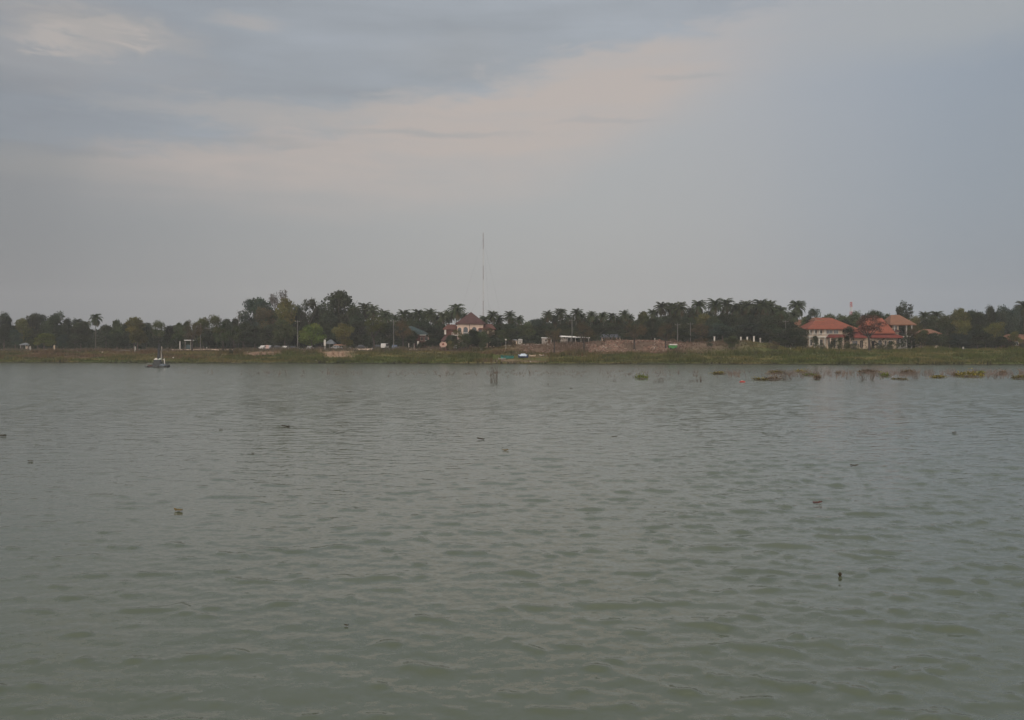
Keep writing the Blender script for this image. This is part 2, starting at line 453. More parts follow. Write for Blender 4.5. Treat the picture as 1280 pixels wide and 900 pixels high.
# ------------------------------------------------------------------ water
rw = np.random.RandomState(4)
NW = 90
lam = np.exp(rw.uniform(math.log(.11), math.log(2.0), NW))
th = rw.normal(0, .58, NW) + .14
kx = 2 * pi / lam * np.sin(th); ky = 2 * pi / lam * np.cos(th)
slope = .0135 * np.exp(-.5 * (np.log(lam / .42) / .80) ** 2) * (.5 + rw.rand(NW))
amp = slope * lam / (2 * pi) * 1.22
SIG = float(np.sqrt((amp ** 2).sum() / 2))
ph = rw.uniform(0, 2 * pi, NW)
def waves(x, y, dl):
    z = np.zeros_like(x); zs = np.zeros_like(x)
    gust = .62 + .75 * fbm(x / 6.5 + 3, y / 9, 31, 3)
    lively = .78 + .42 * sstep(x / (np.abs(y) + 2), -.15, .35)      # a little rougher towards the right-hand side of the lake
    for i in range(NW):
        att = np.clip((lam[i] / dl - 2.2) / 2.5, 0, 1)
        a = kx[i] * x + ky[i] * y + ph[i]
        h_ = att * amp[i] * (np.sin(a) + .26 * np.sin(2 * a))
        z += h_
    sg = SIG * 1.0
    z = z * gust * lively
    return z * (.70 + 1.35 * sstep(z / sg, .60, 1.8))
ys = np.exp(np.linspace(math.log(2.0), math.log(345), 1250))
uw = np.concatenate([-np.exp(np.linspace(math.log(7), math.log(.64), 24)), np.linspace(-.63, .63, 1000), np.exp(np.linspace(math.log(.64), math.log(7), 24))])
UW, YW = np.meshgrid(uw, ys); XW = UW * YW
dl = YW * (math.log(345 / 2.0) / 1249) * 1.0
ZW = waves(XW, YW, np.maximum(dl, .03)) * (1 - sstep(np.abs(UW), .60, .64))
nr, nc = XW.shape
idx = np.arange(nr * nc).reshape(nr, nc)
F = np.stack([idx[:-1, :-1], idx[:-1, 1:], idx[1:, 1:], idx[1:, :-1]], -1).reshape(-1, 4)
m = bpy.data.materials.new('lake_water'); m.use_nodes = True; t = NT(m.node_tree)
b = m.node_tree.nodes['Principled BSDF']
tcn = t.new('ShaderNodeTexCoord')
def stretched(sx, sy, rot=.12):
    mp = t.new('ShaderNodeMapping'); t.l.new(tcn.outputs['Object'], mp.inputs[0])
    mp.inputs['Scale'].default_value = (sx, sy, 1); mp.inputs['Rotation'].default_value = (0, 0, rot)
    return mp.outputs[0]
murk = t.smooth(t.noise(stretched(.12, .3), 1.0, 4, .6), .3, .7)
t.l.new(t.mix(murk, (.077, .094, .061), (.089, .106, .072)), b.inputs['Base Color'])
b.inputs['IOR'].default_value = 1.54
b.inputs['Specular IOR Level'].default_value = .5
# surface slopes straight from noise, so that waves too fine for the mesh still tilt the surface
def slopes(vec, scale, detail, kx_, ky_):
    nd = t.new('ShaderNodeTexNoise'); t.l.new(vec, nd.inputs['Vector'])
    nd.inputs['Scale'].default_value = scale; nd.inputs['Detail'].default_value = detail; nd.inputs['Roughness'].default_value = .55
    sp = t.new('ShaderNodeSeparateColor'); t.l.new(nd.outputs['Color'], sp.inputs[0])
    return t.m('MULTIPLY', t.m('SUBTRACT', sp.outputs[0], .5), kx_), t.m('MULTIPLY', t.m('SUBTRACT', sp.outputs[1], .5), ky_)
so = t.new('ShaderNodeSeparateXYZ'); t.l.new(tcn.outputs['Object'], so.inputs[0])
far = t.smooth(so.outputs[1], 14.0, 80.0)
t.l.new(t.m('ADD', .10, t.m('MULTIPLY', far, .08)), b.inputs['Roughness'])     # unresolved ripples farther out
gust = t.m('ADD', .6, t.m('MULTIPLY', t.noise(stretched(.02, .05), 1.0, 4, .6), .8))
ax, ay = slopes(stretched(.6, 1.5), 1.7, 2, .28, .48)      # half-metre wavelets: carried by the mesh near the camera
bx2, by2 = slopes(stretched(.6, 1.1, -.2), 7.0, 3, .15, .24)   # ripples
fx3, fy3 = slopes(stretched(.6, 1.0, .1), 24.0, 2, .12, .20)  # fine shiver
bx2 = t.m('ADD', bx2, fx3); by2 = t.m('ADD', by2, fy3)
sx = t.m('MULTIPLY', t.m('ADD', t.m('MULTIPLY', ax, far), bx2), gust)
sy = t.m('MULTIPLY', t.m('ADD', t.m('MULTIPLY', ay, far), by2), gust)
cx = t.new('ShaderNodeCombineXYZ'); t.l.new(sx, cx.inputs[0]); t.l.new(sy, cx.inputs[1])
ge = t.new('ShaderNodeNewGeometry')
va = t.new('ShaderNodeVectorMath', operation='ADD'); t.l.new(ge.outputs['Normal'], va.inputs[0]); t.l.new(cx.outputs[0], va.inputs[1])
vn = t.new('ShaderNodeVectorMath', operation='NORMALIZE'); t.l.new(va.outputs[0], vn.inputs[0]); t.l.new(vn.outputs[0], b.inputs['Normal'])
wat = link('water', np_mesh('water', np.stack([XW, YW, ZW], -1).reshape(-1, 3), F, None, True), None, m)
tag(wat, 'rippled grey-green lake water', 'water', kind='structure')
def wz(x, y): return float(waves(np.array([x]), np.array([y]), np.array([max(.03, y * .0041)]))[0])

# ------------------------------------------------------------------ haze
hm = bpy.data.materials.new('evening_haze'); hm.use_nodes = True; t = NT(hm.node_tree); t.n.clear()
o = t.new('ShaderNodeOutputMaterial'); pv = t.new('ShaderNodeVolumePrincipled')
pv.inputs['Color'].default_value = (.86, .90, .97, 1); pv.inputs['Density'].default_value = HAZE_DENSITY; pv.inputs['Anisotropy'].default_value = 0.0
t.l.new(pv.outputs[0], o.inputs['Volume'])
hz = MB().box(-3800, 3800, -60, 1300, -3.2, 90).build('haze', hm)
tag(hz, 'thin grey evening haze over the lake and the far bank', 'haze', kind='stuff')

# ================================================================== vegetation meshes
def quads(cent, size, rng, flat=.0, aspect=1.0):
    """random leaf-sized quads round given centres"""
    n = len(cent)
    a = rng.normal(size=(n, 3)); a[:, 2] *= (1 - flat); a /= np.linalg.norm(a, axis=1)[:, None]
    r = rng.normal(size=(n, 3)); bb = np.cross(a, r); bb /= np.linalg.norm(bb, axis=1)[:, None]
    s = size * rng.uniform(.6, 1.3, (n, 1))
    a = a * s * .5; bb = bb * s * .5 * aspect
    V = np.stack([cent - a, cent - bb * .8 + a * .1, cent + a, cent + bb * .8 - a * .1], 1).reshape(-1, 3)
    F = np.arange(4 * n).reshape(n, 4)
    return V, F
def clump_crown(seed, blobs, per, size, jitter=.9):
    """blobs: list of (x, y, z, r)"""
    rng = np.random.RandomState(seed); Vs, Fs, Cs = [], [], []; off = 0
    for (x, y, z, r) in blobs:
        n = int(per * r * r / 2.2)
        d = rng.normal(size=(n, 3)); d /= np.linalg.norm(d, axis=1)[:, None]
        rad = r * (rng.uniform(.35, 1.0, (n, 1)) ** .5) * (1 + .18 * rng.normal(size=(n, 1)))
        c = np.array([x, y, z]) + d * rad * np.array([1, 1, .8])
        V, F = quads(c, size, rng)
        tint = rng.uniform(.72, 1.28) * np.array([rng.uniform(.9, 1.15), 1, rng.uniform(.8, 1.1)])
        per_leaf = np.repeat(rng.uniform(.75, 1.25, (n, 1)), 4, axis=0)
        Vs.append(V); Fs.append(F + off); Cs.append(per_leaf * tint[None]); off += len(V)
    return np.concatenate(Vs), np.concatenate(Fs), np.concatenate(Cs)
def trunk_mesh(name, H, R, seed, fork=.45, spread=.45, mat=None, r0=.22):
    rng = random.Random(seed); mb = MB()
    top = H * fork; lean = rng.uniform(-.3, .3)
    mb.tube([(0, 0, -.4), (lean * .3, 0, top * .5), (lean, .1, top)], [r0 * 1.25, r0 * .9, r0 * .7], 7)
    for k in range(5):
        a = 2 * pi * k / 5 + rng.uniform(-.4, .4); L = R * spread * rng.uniform(.8, 1.3) * 1.6
        p1 = (lean + cos(a) * L * .5, .1 + sin(a) * L * .5, top + (H - top) * .35)
        p2 = (lean + cos(a) * L, .1 + sin(a) * L, top + (H - top) * rng.uniform(.55, .85))
        mb.tube([(lean, .1, top - .1), p1, p2], [r0 * .5, r0 * .32, r0 * .12], 5)
    me = bpy.data.meshes.new(name); me.from_pydata(mb.v, [], mb.f); me.materials.append(mat or M_BARK)
    return me
def crown_mesh(name, data):
    me = np_mesh(name, data[0], data[1], data[2]); me.materials.append(M_LEAF); return me
# canonical size: 10 m tall, crown radius 4 m
KINDS = {}
def make_broad(seed, low=.16, n=17, dome=1.0):
    rng = random.Random(seed); bl = []
    for i in range(n):
        a = rng.uniform(0, 2 * pi); q = rng.random() ** .55; zz = rng.random()
        z = 10 * low + 1.0 + (7.8 - 10 * low) * zz
        lim = 3.0 * math.sqrt(max(.16, 1 - ((zz - .42) / .74) ** 2)) * dome
        r = rng.uniform(1.1, 1.9) * (1.0 if zz < .7 else .88)
        bl.append((cos(a) * q * lim, sin(a) * q * lim, z, r))
    bl.append((rng.uniform(-.6, .6), 0, 8.45, 1.45)); bl.append((rng.uniform(-1.8, -.8), .3, 7.7, 1.4)); bl.append((rng.uniform(.8, 1.8), -.3, 7.8, 1.3)); bl.append((0, 1.2, 7.9, 1.3)); bl.append((0, -1.2, 7.7, 1.3))
    return bl
KINDS['broad'] = [(crown_mesh('crown', clump_crown(s, make_broad(s), 230, .42)), trunk_mesh('trunk', 9, 4, s)) for s in (1, 2, 3, 4, 5)]
KINDS['round'] = [(crown_mesh('crown', clump_crown(s, make_broad(s, .22, 26, 1.12), 250, .40)), trunk_mesh('trunk', 9, 4, s, .35)) for s in (11, 12, 13)]
KINDS['tall'] = [(crown_mesh('crown', clump_crown(s, [(x * .75, y * .75, z, r * .85) for x, y, z, r in make_broad(s, .2, 20)], 220, .38)), trunk_mesh('trunk', 9.4, 3, s, .5, .3)) for s in (21, 22, 23)]
KINDS['airy'] = [(crown_mesh('crown', clump_crown(s, [(x, y, z + .3, r * .8) for x, y, z, r in make_broad(s, .28, 19)], 190, .34)), trunk_mesh('trunk', 9.4, 4, s, .3, .55, None, .16)) for s in (31, 32, 33)]
def park(seed):
    rng = random.Random(seed); bl = []
    for i in range(26):
        a = rng.uniform(0, 2 * pi); q = rng.random() ** .5; zz = rng.random()
        lim = 3.3 * math.sqrt(max(.12, 1 - ((zz - .42) / .62) ** 2))
        bl.append((cos(a) * q * lim, sin(a) * q * lim, 4.2 + 4.9 * zz, rng.uniform(.7, 1.15)))
    return bl
KINDS['park'] = [(crown_mesh('crown', clump_crown(s, park(s), 240, .27)), trunk_mesh('trunk', 8.6, 4, s, .42, .45, M_DBARK, .30)) for s in (81, 82, 83)]
def high(seed):
    rng = random.Random(seed); bl = []
    for i in range(20):
        a = rng.uniform(0, 2 * pi); q = rng.random() ** .5; zz = rng.random()
        lim = 3.1 * math.sqrt(max(.2, 1 - ((zz - .35) / .75) ** 2))
        bl.append((cos(a) * q * lim, sin(a) * q * lim, 5.6 + 3.1 * zz, rng.uniform(.8, 1.35)))
    return bl
KINDS['high'] = [(crown_mesh('crown', clump_crown(s, high(s), 190, .36)), trunk_mesh('trunk', 8.6, 4, s, .55, .45)) for s in (36, 37, 38)]
def bare_mesh(seed):
    rng = random.Random(seed); mb = MB(); tips = []
    def grow(p, d, L, r, k):
        q = tuple(p[i] + d[i] * L for i in range(3)); mb.tube([p, q], [r, r * .7], 4, False)
        if k == 0: tips.append(q); return
        for _ in range(3 if k > 1 else 4):
            a = rng.uniform(0, 2 * pi); w = rng.uniform(.3, .75)
            e = (d[0] + cos(a) * w, d[1] + sin(a) * w, d[2] + rng.uniform(-.05, .35)); n = math.sqrt(sum(c * c for c in e))
            grow(q, tuple(c / n for c in e), L * rng.uniform(.62, .85), r * .6, k - 1)
    grow((0, 0, -.3), (0, 0, 1), 3.0, .17, 4)
    me = bpy.data.meshes.new('trunk'); me.from_pydata(mb.v, [], mb.f); me.materials.append(M_BARK)
    T = np.array(tips); rg = np.random.RandomState(seed)
    c = T[rg.randint(0, len(T), 1100)] + rg.normal(size=(1100, 3)) * .30
    V, F = quads(c, .26, rg); col = np.repeat(rg.uniform(.7, 1.3, (1100, 1)), 4, 0) * np.ones((1, 3))
    return crown_mesh('crown', (V, F, col)), me
KINDS['bare'] = [bare_mesh(s) for s in (41, 42)]
def shrub(seed):
    rng = random.Random(seed)
    bl = [(rng.uniform(-1.4, 1.4), rng.uniform(-1.2, 1.2), rng.uniform(.6, 2.3), rng.uniform(.6, 1.0)) for _ in range(9)]
    return crown_mesh('crown', clump_crown(seed, bl, 260, .26)), trunk_mesh('trunk', 2.2, 1.2, seed, .25, .5, None, .07)
KINDS['shrub'] = [shrub(s) for s in (51, 52, 53)]
def palm(seed):
    """coconut palm, 16 m tall, fronds about 4 m long"""
    rng = np.random.RandomState(seed); lean = rng.uniform(-1.0, 1.0)
    Htr = 12.6; tr = MB()
    pts = [(lean * (i / 5) ** 2, 0, -.4 + (Htr + .4) * i / 5) for i in range(6)]
    tr.tube(pts, [.26, .19, .17, .155, .15, .17], 7)
    tm = bpy.data.meshes.new('trunk'); tm.from_pydata(tr.v, [], tr.f); tm.materials.append(M_PBARK)
    V, F, Cc = [], [], []
    for k in range(34):
        a = k * 2.399 + rng.uniform(-.25, .25); e0 = math.radians(88 - 128 * (k / 33.0) ** 1.1 + rng.uniform(-9, 9))
        L = rng.uniform(3.1, 3.9); n = 13; p = np.array([lean, 0, Htr]); e = e0; st = L / n
        sh = rng.uniform(.75, 1.25); dry = 1.0 if k < 29 else 1.5
        for i in range(n):
            d = np.array([cos(a) * cos(e), sin(a) * cos(e), sin(e)]); q = p + d * st
            sidev = np.array([-sin(a), cos(a), 0]); t_ = i / (n - 1)
            wl = (.35 + 1.0 * math.sin(pi * min(1, t_ * .85 + .12))) * .95
            for sg in (-1, 1):
                for off in (0, .5):
                    b0 = p + d * st * off
                    tip = b0 + sg * sidev * wl * rng.uniform(.55, .75) + d * wl * .45 + np.array([0, 0, -wl * rng.uniform(.25, .6)])
                    j = len(V); V += [b0, b0 + d * .20, tip]; F.append((j, j + 1, j + 2))
                    c = sh * rng.uniform(.8, 1.2); Cc += [(c * dry, c, c * .9)] * 3
            j = len(V); V += [p + sidev * .05, p - sidev * .05, q]; F.append((j, j + 1, j + 2)); Cc += [(1.6, 1.5, 1.0)] * 3
            p = q; e -= math.radians(5.0 + 6.5 * t_)
    cm = np_mesh('crown', V, F, np.array(Cc)); cm.materials.append(M_LEAF)
    return cm, tm
KINDS['palm'] = [palm(s) for s in (61, 62, 63, 64, 65, 66)]

# ------------------------------------------------------------------ trees, each a thing of its own
DARK = (.040, .052, .030); MID = (.058, .074, .034); OLIVE = (.092, .095, .034); LIGHT = (.105, .135, .034); BROWN = (.088, .074, .044); BLUEG = (.042, .060, .046)
PALMC = (.056, .070, .042); GREYC = (.10, .09, .08); REDB = (.105, .058, .046)
SEG = [(-200, 112, 'left of the lone tall palm', 'left of the tall palm with a bare trunk'),
       (112, 186, '', 'between the lone palm and the work boat'),
       (186, 306, '', 'above the long pale kerb wall'),
       (306, 372, '', 'above the left group of parked cars'),
       (372, 500, '', 'above the pale lamp sign and thatched stall'),
       (500, 548, '', 'around the teal roofed house'),
       (548, 612, '', 'around the arched villa'),
       (612, 676, '', 'between arched villa and grey block shed'),
       (676, 746, '', 'behind the long white roofed shed'),
       (746, 800, '', 'around the dark blue roofed shelter'),
       (800, 888, '', 'behind the green sided cart'),
       (888, 985, '', 'behind the row of white gate pillars'),
       (985, 1082, '', 'around the white red-roofed house'),
       (1082, 1150, '', 'around the tan roofed tower house'),
       (1150, 1500, '', 'right of the tan roofed tower house')]
ORD = ['first', 'second', 'third', 'fourth', 'fifth', 'sixth', 'seventh', 'eighth', 'ninth', 'tenth', 'eleventh', 'twelfth', 'thirteenth', 'fourteenth', 'fifteenth', 'sixteenth', 'seventeenth', 'eighteenth', 'nineteenth', 'twentieth']
TREES = []          # px, top row, half width px, distance, kind, colour, noun, own label
def T(px, top, hw, back, kind, col, desc=None, label=None):
    """back: metres behind the waterline"""
    TREES.append([px, top, hw, back, kind, col, desc, label])
# --- left part
T(-14, 392, 12, 52, 'round', DARK); T(5, 391, 11, 46, 'round', DARK); T(28, 397, 11, 50, 'broad', OLIVE); T(47, 391, 12, 55, 'round', DARK)
T(68, 390, 12, 52, 'round', DARK); T(37, 398, 9, 60, 'broad', DARK); T(84, 397, 9, 58, 'tall', DARK)
T(93, 396, 8, 56, 'palm', PALMC); T(106, 399, 8, 60, 'palm', PALMC); T(101, 403, 12, 50, 'round', DARK)
T(120, 390, 9, 40, 'palm', PALMC, None, 'tall lone coconut palm with a long bare trunk at the left')
T(133, 404, 11, 52, 'broad', DARK); T(146, 399, 10, 50, 'tall', MID); T(168, 395, 13, 48, 'broad', OLIVE); T(157, 403, 9, 58, 'broad', DARK); T(183, 402, 10, 56, 'broad', DARK)
T(19, 411, 9, 36, 'tall', BLUEG); T(42, 417, 8, 36, 'shrub', MID); T(55, 416, 11, 32, 'round', LIGHT, None, 'small bright green rounded tree near the grey roofed hut')
T(79, 417, 8, 36, 'tall', BLUEG); T(146, 414, 9, 38, 'round', DARK); T(172, 409, 10, 40, 'broad', OLIVE)
T(198, 400, 10, 50, 'airy', MID); T(214, 406, 9, 52, 'broad', DARK); T(223, 403, 8, 46, 'broad', MID); T(233, 400, 8, 55, 'tall', MID)
T(240, 398, 12, 25, 'park', BROWN, None, 'brownish slender tree with dark trunk standing on the pale kerb wall')
T(254, 396, 11, 50, 'broad', OLIVE); T(270, 393, 12, 48, 'airy', OLIVE); T(283, 398, 10, 50, 'broad', DARK); T(294, 397, 10, 56, 'tall', DARK); T(306, 401, 11, 52, 'broad', DARK)
T(279, 409, 11, 25, 'park', MID); T(292, 407, 12, 24, 'park', MID); T(262, 413, 10, 42, 'broad', DARK); T(215, 418, 10, 40, 'shrub', DARK)
# --- tall grove
T(320, 371, 17, 58, 'round', BLUEG, None, 'tall dark dome shaped tree, left end of the tallest grove')
T(331, 383, 14, 50, 'airy', BROWN); T(349, 361, 14, 66, 'bare', GREYC, None, 'nearly bare grey twiggy tree poking above the grove')
T(358, 372, 14, 54, 'broad', OLIVE); T(371, 381, 12, 62, 'round', DARK); T(343, 386, 15, 60, 'round', DARK)
T(386, 370, 14, 60, 'high', DARK, None, 'tall dark tree with flat top left of the biggest tree'); T(400, 380, 12, 66, 'round', DARK)
T(424, 362, 22, 62, 'broad', DARK, None, 'biggest broad dark tree crowning the grove'); T(410, 386, 14, 56, 'broad', DARK); T(443, 378, 13, 60, 'broad', DARK)
T(453, 376, 8, 66, 'palm', PALMC); T(465, 379, 8, 66, 'palm', PALMC); T(475, 384, 8, 62, 'palm', PALMC); T(483, 388, 8, 60, 'palm', PALMC); T(493, 391, 8, 62, 'palm', PALMC)
T(356, 399, 12, 38, 'round', MID); T(390, 404, 14, 34, 'round', LIGHT, None, 'bright green rounded tree beside the pale lamp sign'); T(430, 404, 12, 36, 'broad', OLIVE)
T(468, 395, 15, 28, 'park', OLIVE); T(446, 400, 12, 52, 'broad', DARK); T(340, 404, 13, 44, 'broad', DARK); T(318, 406, 13, 46, 'broad', DARK); T(374, 402, 11, 48, 'broad', DARK)
T(304, 412, 12, 44, 'round', DARK); T(408, 404, 10, 48, 'broad', DARK); T(486, 402, 12, 48, 'broad', DARK)
T(504, 400, 11, 30, 'park', BROWN); T(330, 414, 12, 38, 'shrub', DARK); T(345, 416, 12, 40, 'shrub', DARK); T(414, 416, 12, 44, 'shrub', DARK); T(450, 416, 12, 44, 'shrub', DARK)
# --- palms left of the villa
T(504, 384, 9, 64, 'palm', PALMC); T(514, 388, 8, 68, 'palm', PALMC); T(523, 384, 9, 66, 'palm', PALMC); T(530, 387, 8, 70, 'palm', PALMC); T(538, 384, 9, 64, 'palm', PALMC); T(547, 392, 8, 62, 'palm', PALMC)
T(554, 387, 9, 62, 'palm', PALMC); T(561, 385, 9, 70, 'palm', PALMC); T(570, 377, 10, 64, 'palm', PALMC, None, 'tallest coconut palm left of the arched villa roof'); T(579, 389, 8, 72, 'palm', PALMC)
T(540, 408, 9, 44, 'broad', DARK); T(549, 402, 9, 52, 'broad', DARK); T(515, 412, 9, 42, 'broad', DARK); T(511, 398, 11, 56, 'broad', DARK); T(530, 398, 12, 58, 'broad', DARK)
T(564, 418, 8, 29, 'broad', DARK); T(572, 411, 9, 29, 'park', OLIVE); T(583, 416, 8, 28, 'broad', MID); T(592, 411, 9, 29, 'round', DARK); T(603, 414, 9, 28, 'broad', MID)
T(562, 424, 7, 26, 'shrub', OLIVE); T(523, 424, 8, 33, 'shrub', DARK); T(533, 426, 7, 33, 'shrub', DARK); T(541, 422, 8, 34, 'broad', DARK); T(596, 413, 8, 31, 'broad', DARK); T(621, 421, 8, 30, 'shrub', DARK); T(611, 409, 10, 32, 'park', BROWN); T(575, 421, 9, 27, 'shrub', DARK); T(588, 424, 9, 29, 'shrub', DARK); T(600, 425, 9, 29, 'shrub', MID)
# --- right of the villa
T(607, 392, 8, 66, 'palm', PALMC); T(615, 386, 10, 60, 'palm', PALMC); T(624, 392, 8, 66, 'palm', PALMC); T(635, 387, 10, 60, 'palm', PALMC); T(648, 393, 9, 62, 'palm', PALMC); T(641, 395, 8, 68, 'palm', PALMC)
T(622, 404, 11, 44, 'tall', DARK); T(636, 404, 12, 50, 'round', DARK); T(658, 402, 10, 54, 'round', MID); T(650, 408, 10, 56, 'broad', DARK); T(627, 412, 9, 36, 'broad', MID); T(616, 418, 8, 33, 'broad', DARK)
T(664, 408, 9, 64, 'broad', DARK); T(670, 398, 11, 70, 'round', BLUEG); T(680, 395, 8, 72, 'palm', PALMC); T(674, 408, 10, 56, 'round', DARK); T(639, 424, 6, 30, 'shrub', BROWN)
T(688, 386, 9, 66, 'palm', PALMC); T(700, 383, 10, 62, 'palm', PALMC); T(694, 392, 8, 70, 'palm', PALMC); T(711, 391, 8, 72, 'palm', PALMC); T(719, 384, 10, 62, 'palm', PALMC); T(728, 390, 8, 70, 'palm', PALMC); T(737, 387, 9, 64, 'palm', PALMC)
T(744, 392, 8, 70, 'palm', PALMC); T(754, 388, 9, 62, 'palm', PALMC); T(766, 389, 9, 66, 'palm', PALMC); T(773, 393, 8, 72, 'palm', PALMC); T(780, 386, 10, 62, 'palm', PALMC); T(790, 391, 9, 66, 'palm', PALMC)
T(684, 403, 11, 58, 'broad', DARK); T(706, 404, 13, 60, 'broad', DARK); T(726, 404, 13, 60, 'round', DARK); T(747, 405, 13, 56, 'broad', DARK); T(765, 403, 13, 58, 'round', DARK); T(783, 404, 12, 56, 'broad', DARK)
T(693, 404, 11, 20, 'park', BROWN, None, 'thin crowned tree with dark trunk rooted low on bank before grey shed'); T(730, 402, 13, 23, 'park', BROWN); T(709, 410, 9, 50, 'tall', MID)
T(793, 398, 15, 24, 'park', BROWN, None, 'brownish tree with dark trunk on the reddish rubble bank'); T(805, 388, 10, 60, 'broad', OLIVE); T(814, 398, 11, 50, 'broad', DARK)
T(816, 384, 8, 70, 'palm', PALMC); T(826, 375, 9, 62, 'palm', PALMC); T(836, 375, 9, 66, 'palm', PALMC); T(845, 379, 8, 72, 'palm', PALMC); T(853, 375, 10, 62, 'palm', PALMC); T(863, 381, 8, 70, 'palm', PALMC); T(874, 372, 10, 62, 'palm', PALMC)
T(832, 403, 12, 24, 'park', BROWN); T(822, 396, 12, 56, 'round', DARK); T(842, 394, 13, 58, 'broad', DARK); T(860, 396, 13, 56, 'round', DARK); T(880, 390, 12, 60, 'broad', OLIVE); T(876, 404, 13, 48, 'airy', BROWN); T(850, 410, 12, 46, 'broad', DARK)
T(885, 386, 8, 72, 'palm', PALMC); T(897, 371, 9, 62, 'palm', PALMC); T(908, 371, 9, 64, 'palm', PALMC); T(918, 377, 9, 68, 'palm', PALMC); T(926, 376, 8, 66, 'palm', PALMC); T(934, 373, 9, 62, 'palm', PALMC); T(941, 377, 8, 70, 'palm', PALMC)
T(947, 372, 9, 64, 'palm', PALMC); T(955, 374, 9, 62, 'palm', PALMC); T(962, 373, 9, 66, 'palm', PALMC); T(968, 379, 8, 70, 'palm', PALMC); T(974, 380, 9, 62, 'palm', PALMC)
T(892, 394, 12, 56, 'broad', DARK); T(905, 390, 13, 60, 'round', DARK); T(920, 392, 13, 58, 'broad', DARK); T(936, 391, 13, 60, 'round', DARK); T(951, 392, 13, 58, 'broad', DARK); T(966, 393, 12, 56, 'round', DARK)
T(903, 404, 14, 46, 'round', BLUEG); T(938, 402, 15, 46, 'round', BLUEG); T(962, 403, 14, 44, 'broad', DARK); T(921, 410, 13, 44, 'broad', DARK)
T(889, 426, 6, 26, 'shrub', DARK, None, 'small dark bush on the bank below the leftmost white pillar'); T(916, 419, 9, 24, 'broad', MID, None, 'green rounded bush tree on bank between white pillars'); T(966, 425, 9, 24, 'shrub', BROWN); T(877, 420, 11, 36, 'shrub', BROWN)
T(981, 388, 9, 70, 'broad', MID); T(988, 386, 8, 66, 'palm', PALMC); T(998, 372, 8, 76, 'palm', PALMC, None, 'tall coconut palm standing apart, left of the white red-roofed house')
T(985, 400, 12, 42, 'broad', DARK); T(974, 408, 12, 38, 'broad', DARK); T(1000, 408, 10, 36, 'round', DARK); T(988, 414, 10, 34, 'round', DARK); T(1007, 420, 6, 32, 'shrub', DARK); T(996, 420, 9, 34, 'shrub', DARK)
T(1018, 383, 11, 54, 'high', BLUEG, None, 'dark layered tree rising above the left roof corner of red-roofed house'); T(1008, 394, 9, 60, 'broad', MID); T(1036, 390, 12, 84, 'broad', MID); T(1052, 392, 10, 82, 'broad', MID)
T(1067, 389, 11, 64, 'round', MID); T(1080, 393, 10, 66, 'broad', DARK); T(1094, 387, 11, 64, 'round', MID); T(1108, 390, 10, 70, 'broad', MID); T(1057, 398, 8, 60, 'round', DARK)
T(1019, 419, 5, 28, 'tall', DARK); T(1026, 427, 5, 27, 'shrub', DARK); T(1038, 421, 7, 29, 'shrub', DARK); T(1048, 420, 7, 28, 'shrub', DARK); T(1061, 407, 8, 31, 'airy', DARK); T(1058, 424, 7, 28, 'shrub', MID); T(1070, 429, 8, 27, 'shrub', DARK)
T(1087, 393, 19, 25, 'park', REDB, None, 'sparse reddish brown tree standing in front of the house gap'); T(1100, 428, 8, 28, 'shrub', DARK); T(1115, 426, 8, 28, 'shrub', MID); T(1108, 430, 7, 27, 'shrub', DARK)
T(1131, 374, 16, 74, 'high', DARK, None, 'tall dark open crowned tree behind the tan tower roof'); T(1120, 392, 9, 78, 'broad', DARK); T(1143, 394, 11, 60, 'airy', OLIVE); T(1140, 410, 9, 50, 'airy', BROWN)
# --- right end
T(1156, 387, 9, 66, 'palm', PALMC); T(1168, 386, 9, 66, 'palm', PALMC); T(1162, 395, 12, 60, 'broad', DARK); T(1183, 393, 11, 60, 'broad', MID); T(1177, 391, 8, 72, 'palm', PALMC)
T(1200, 384, 12, 56, 'broad', OLIVE); T(1213, 387, 11, 62, 'round', DARK); T(1226, 388, 10, 60, 'broad', DARK); T(1222, 393, 8, 70, 'palm', PALMC); T(1238, 381, 9, 62, 'tall', DARK); T(1257, 382, 12, 58, 'round', BLUEG); T(1247, 388, 9, 66, 'broad', DARK)
T(1270, 382, 10, 62, 'broad', BLUEG); T(1279, 373, 9, 62, 'palm', PALMC, None, 'tallest coconut palm, cut by the right edge of the photo'); T(1291, 380, 12, 60, 'round', DARK)
T(1245, 402, 12, 36, 'airy', OLIVE); T(1163, 416, 10, 34, 'round', DARK); T(1152, 414, 8, 36, 'broad', OLIVE); T(1176, 417, 10, 34, 'broad', DARK); T(1156, 411, 7, 35, 'airy', MID); T(1165, 423, 9, 33, 'shrub', DARK); T(1187, 405, 11, 42, 'broad', DARK); T(1203, 400, 12, 42, 'airy', OLIVE); T(1222, 404, 12, 42, 'broad', DARK); T(1232, 416, 10, 34, 'round', DARK); T(1262, 425, 10, 33, 'shrub', DARK); T(1277, 426, 10, 34, 'shrub', DARK); T(1268, 414, 9, 34, 'airy', OLIVE); T(1215, 418, 10, 36, 'shrub', DARK); T(1200, 416, 11, 34, 'round', BLUEG); T(1252, 420, 10, 34, 'round', DARK); T(1290, 408, 11, 42, 'broad', DARK)
T(290, 434, 4, 17, 'shrub', DARK, None, 'lone dark bush on the bare slope right of the kerb wall middle')

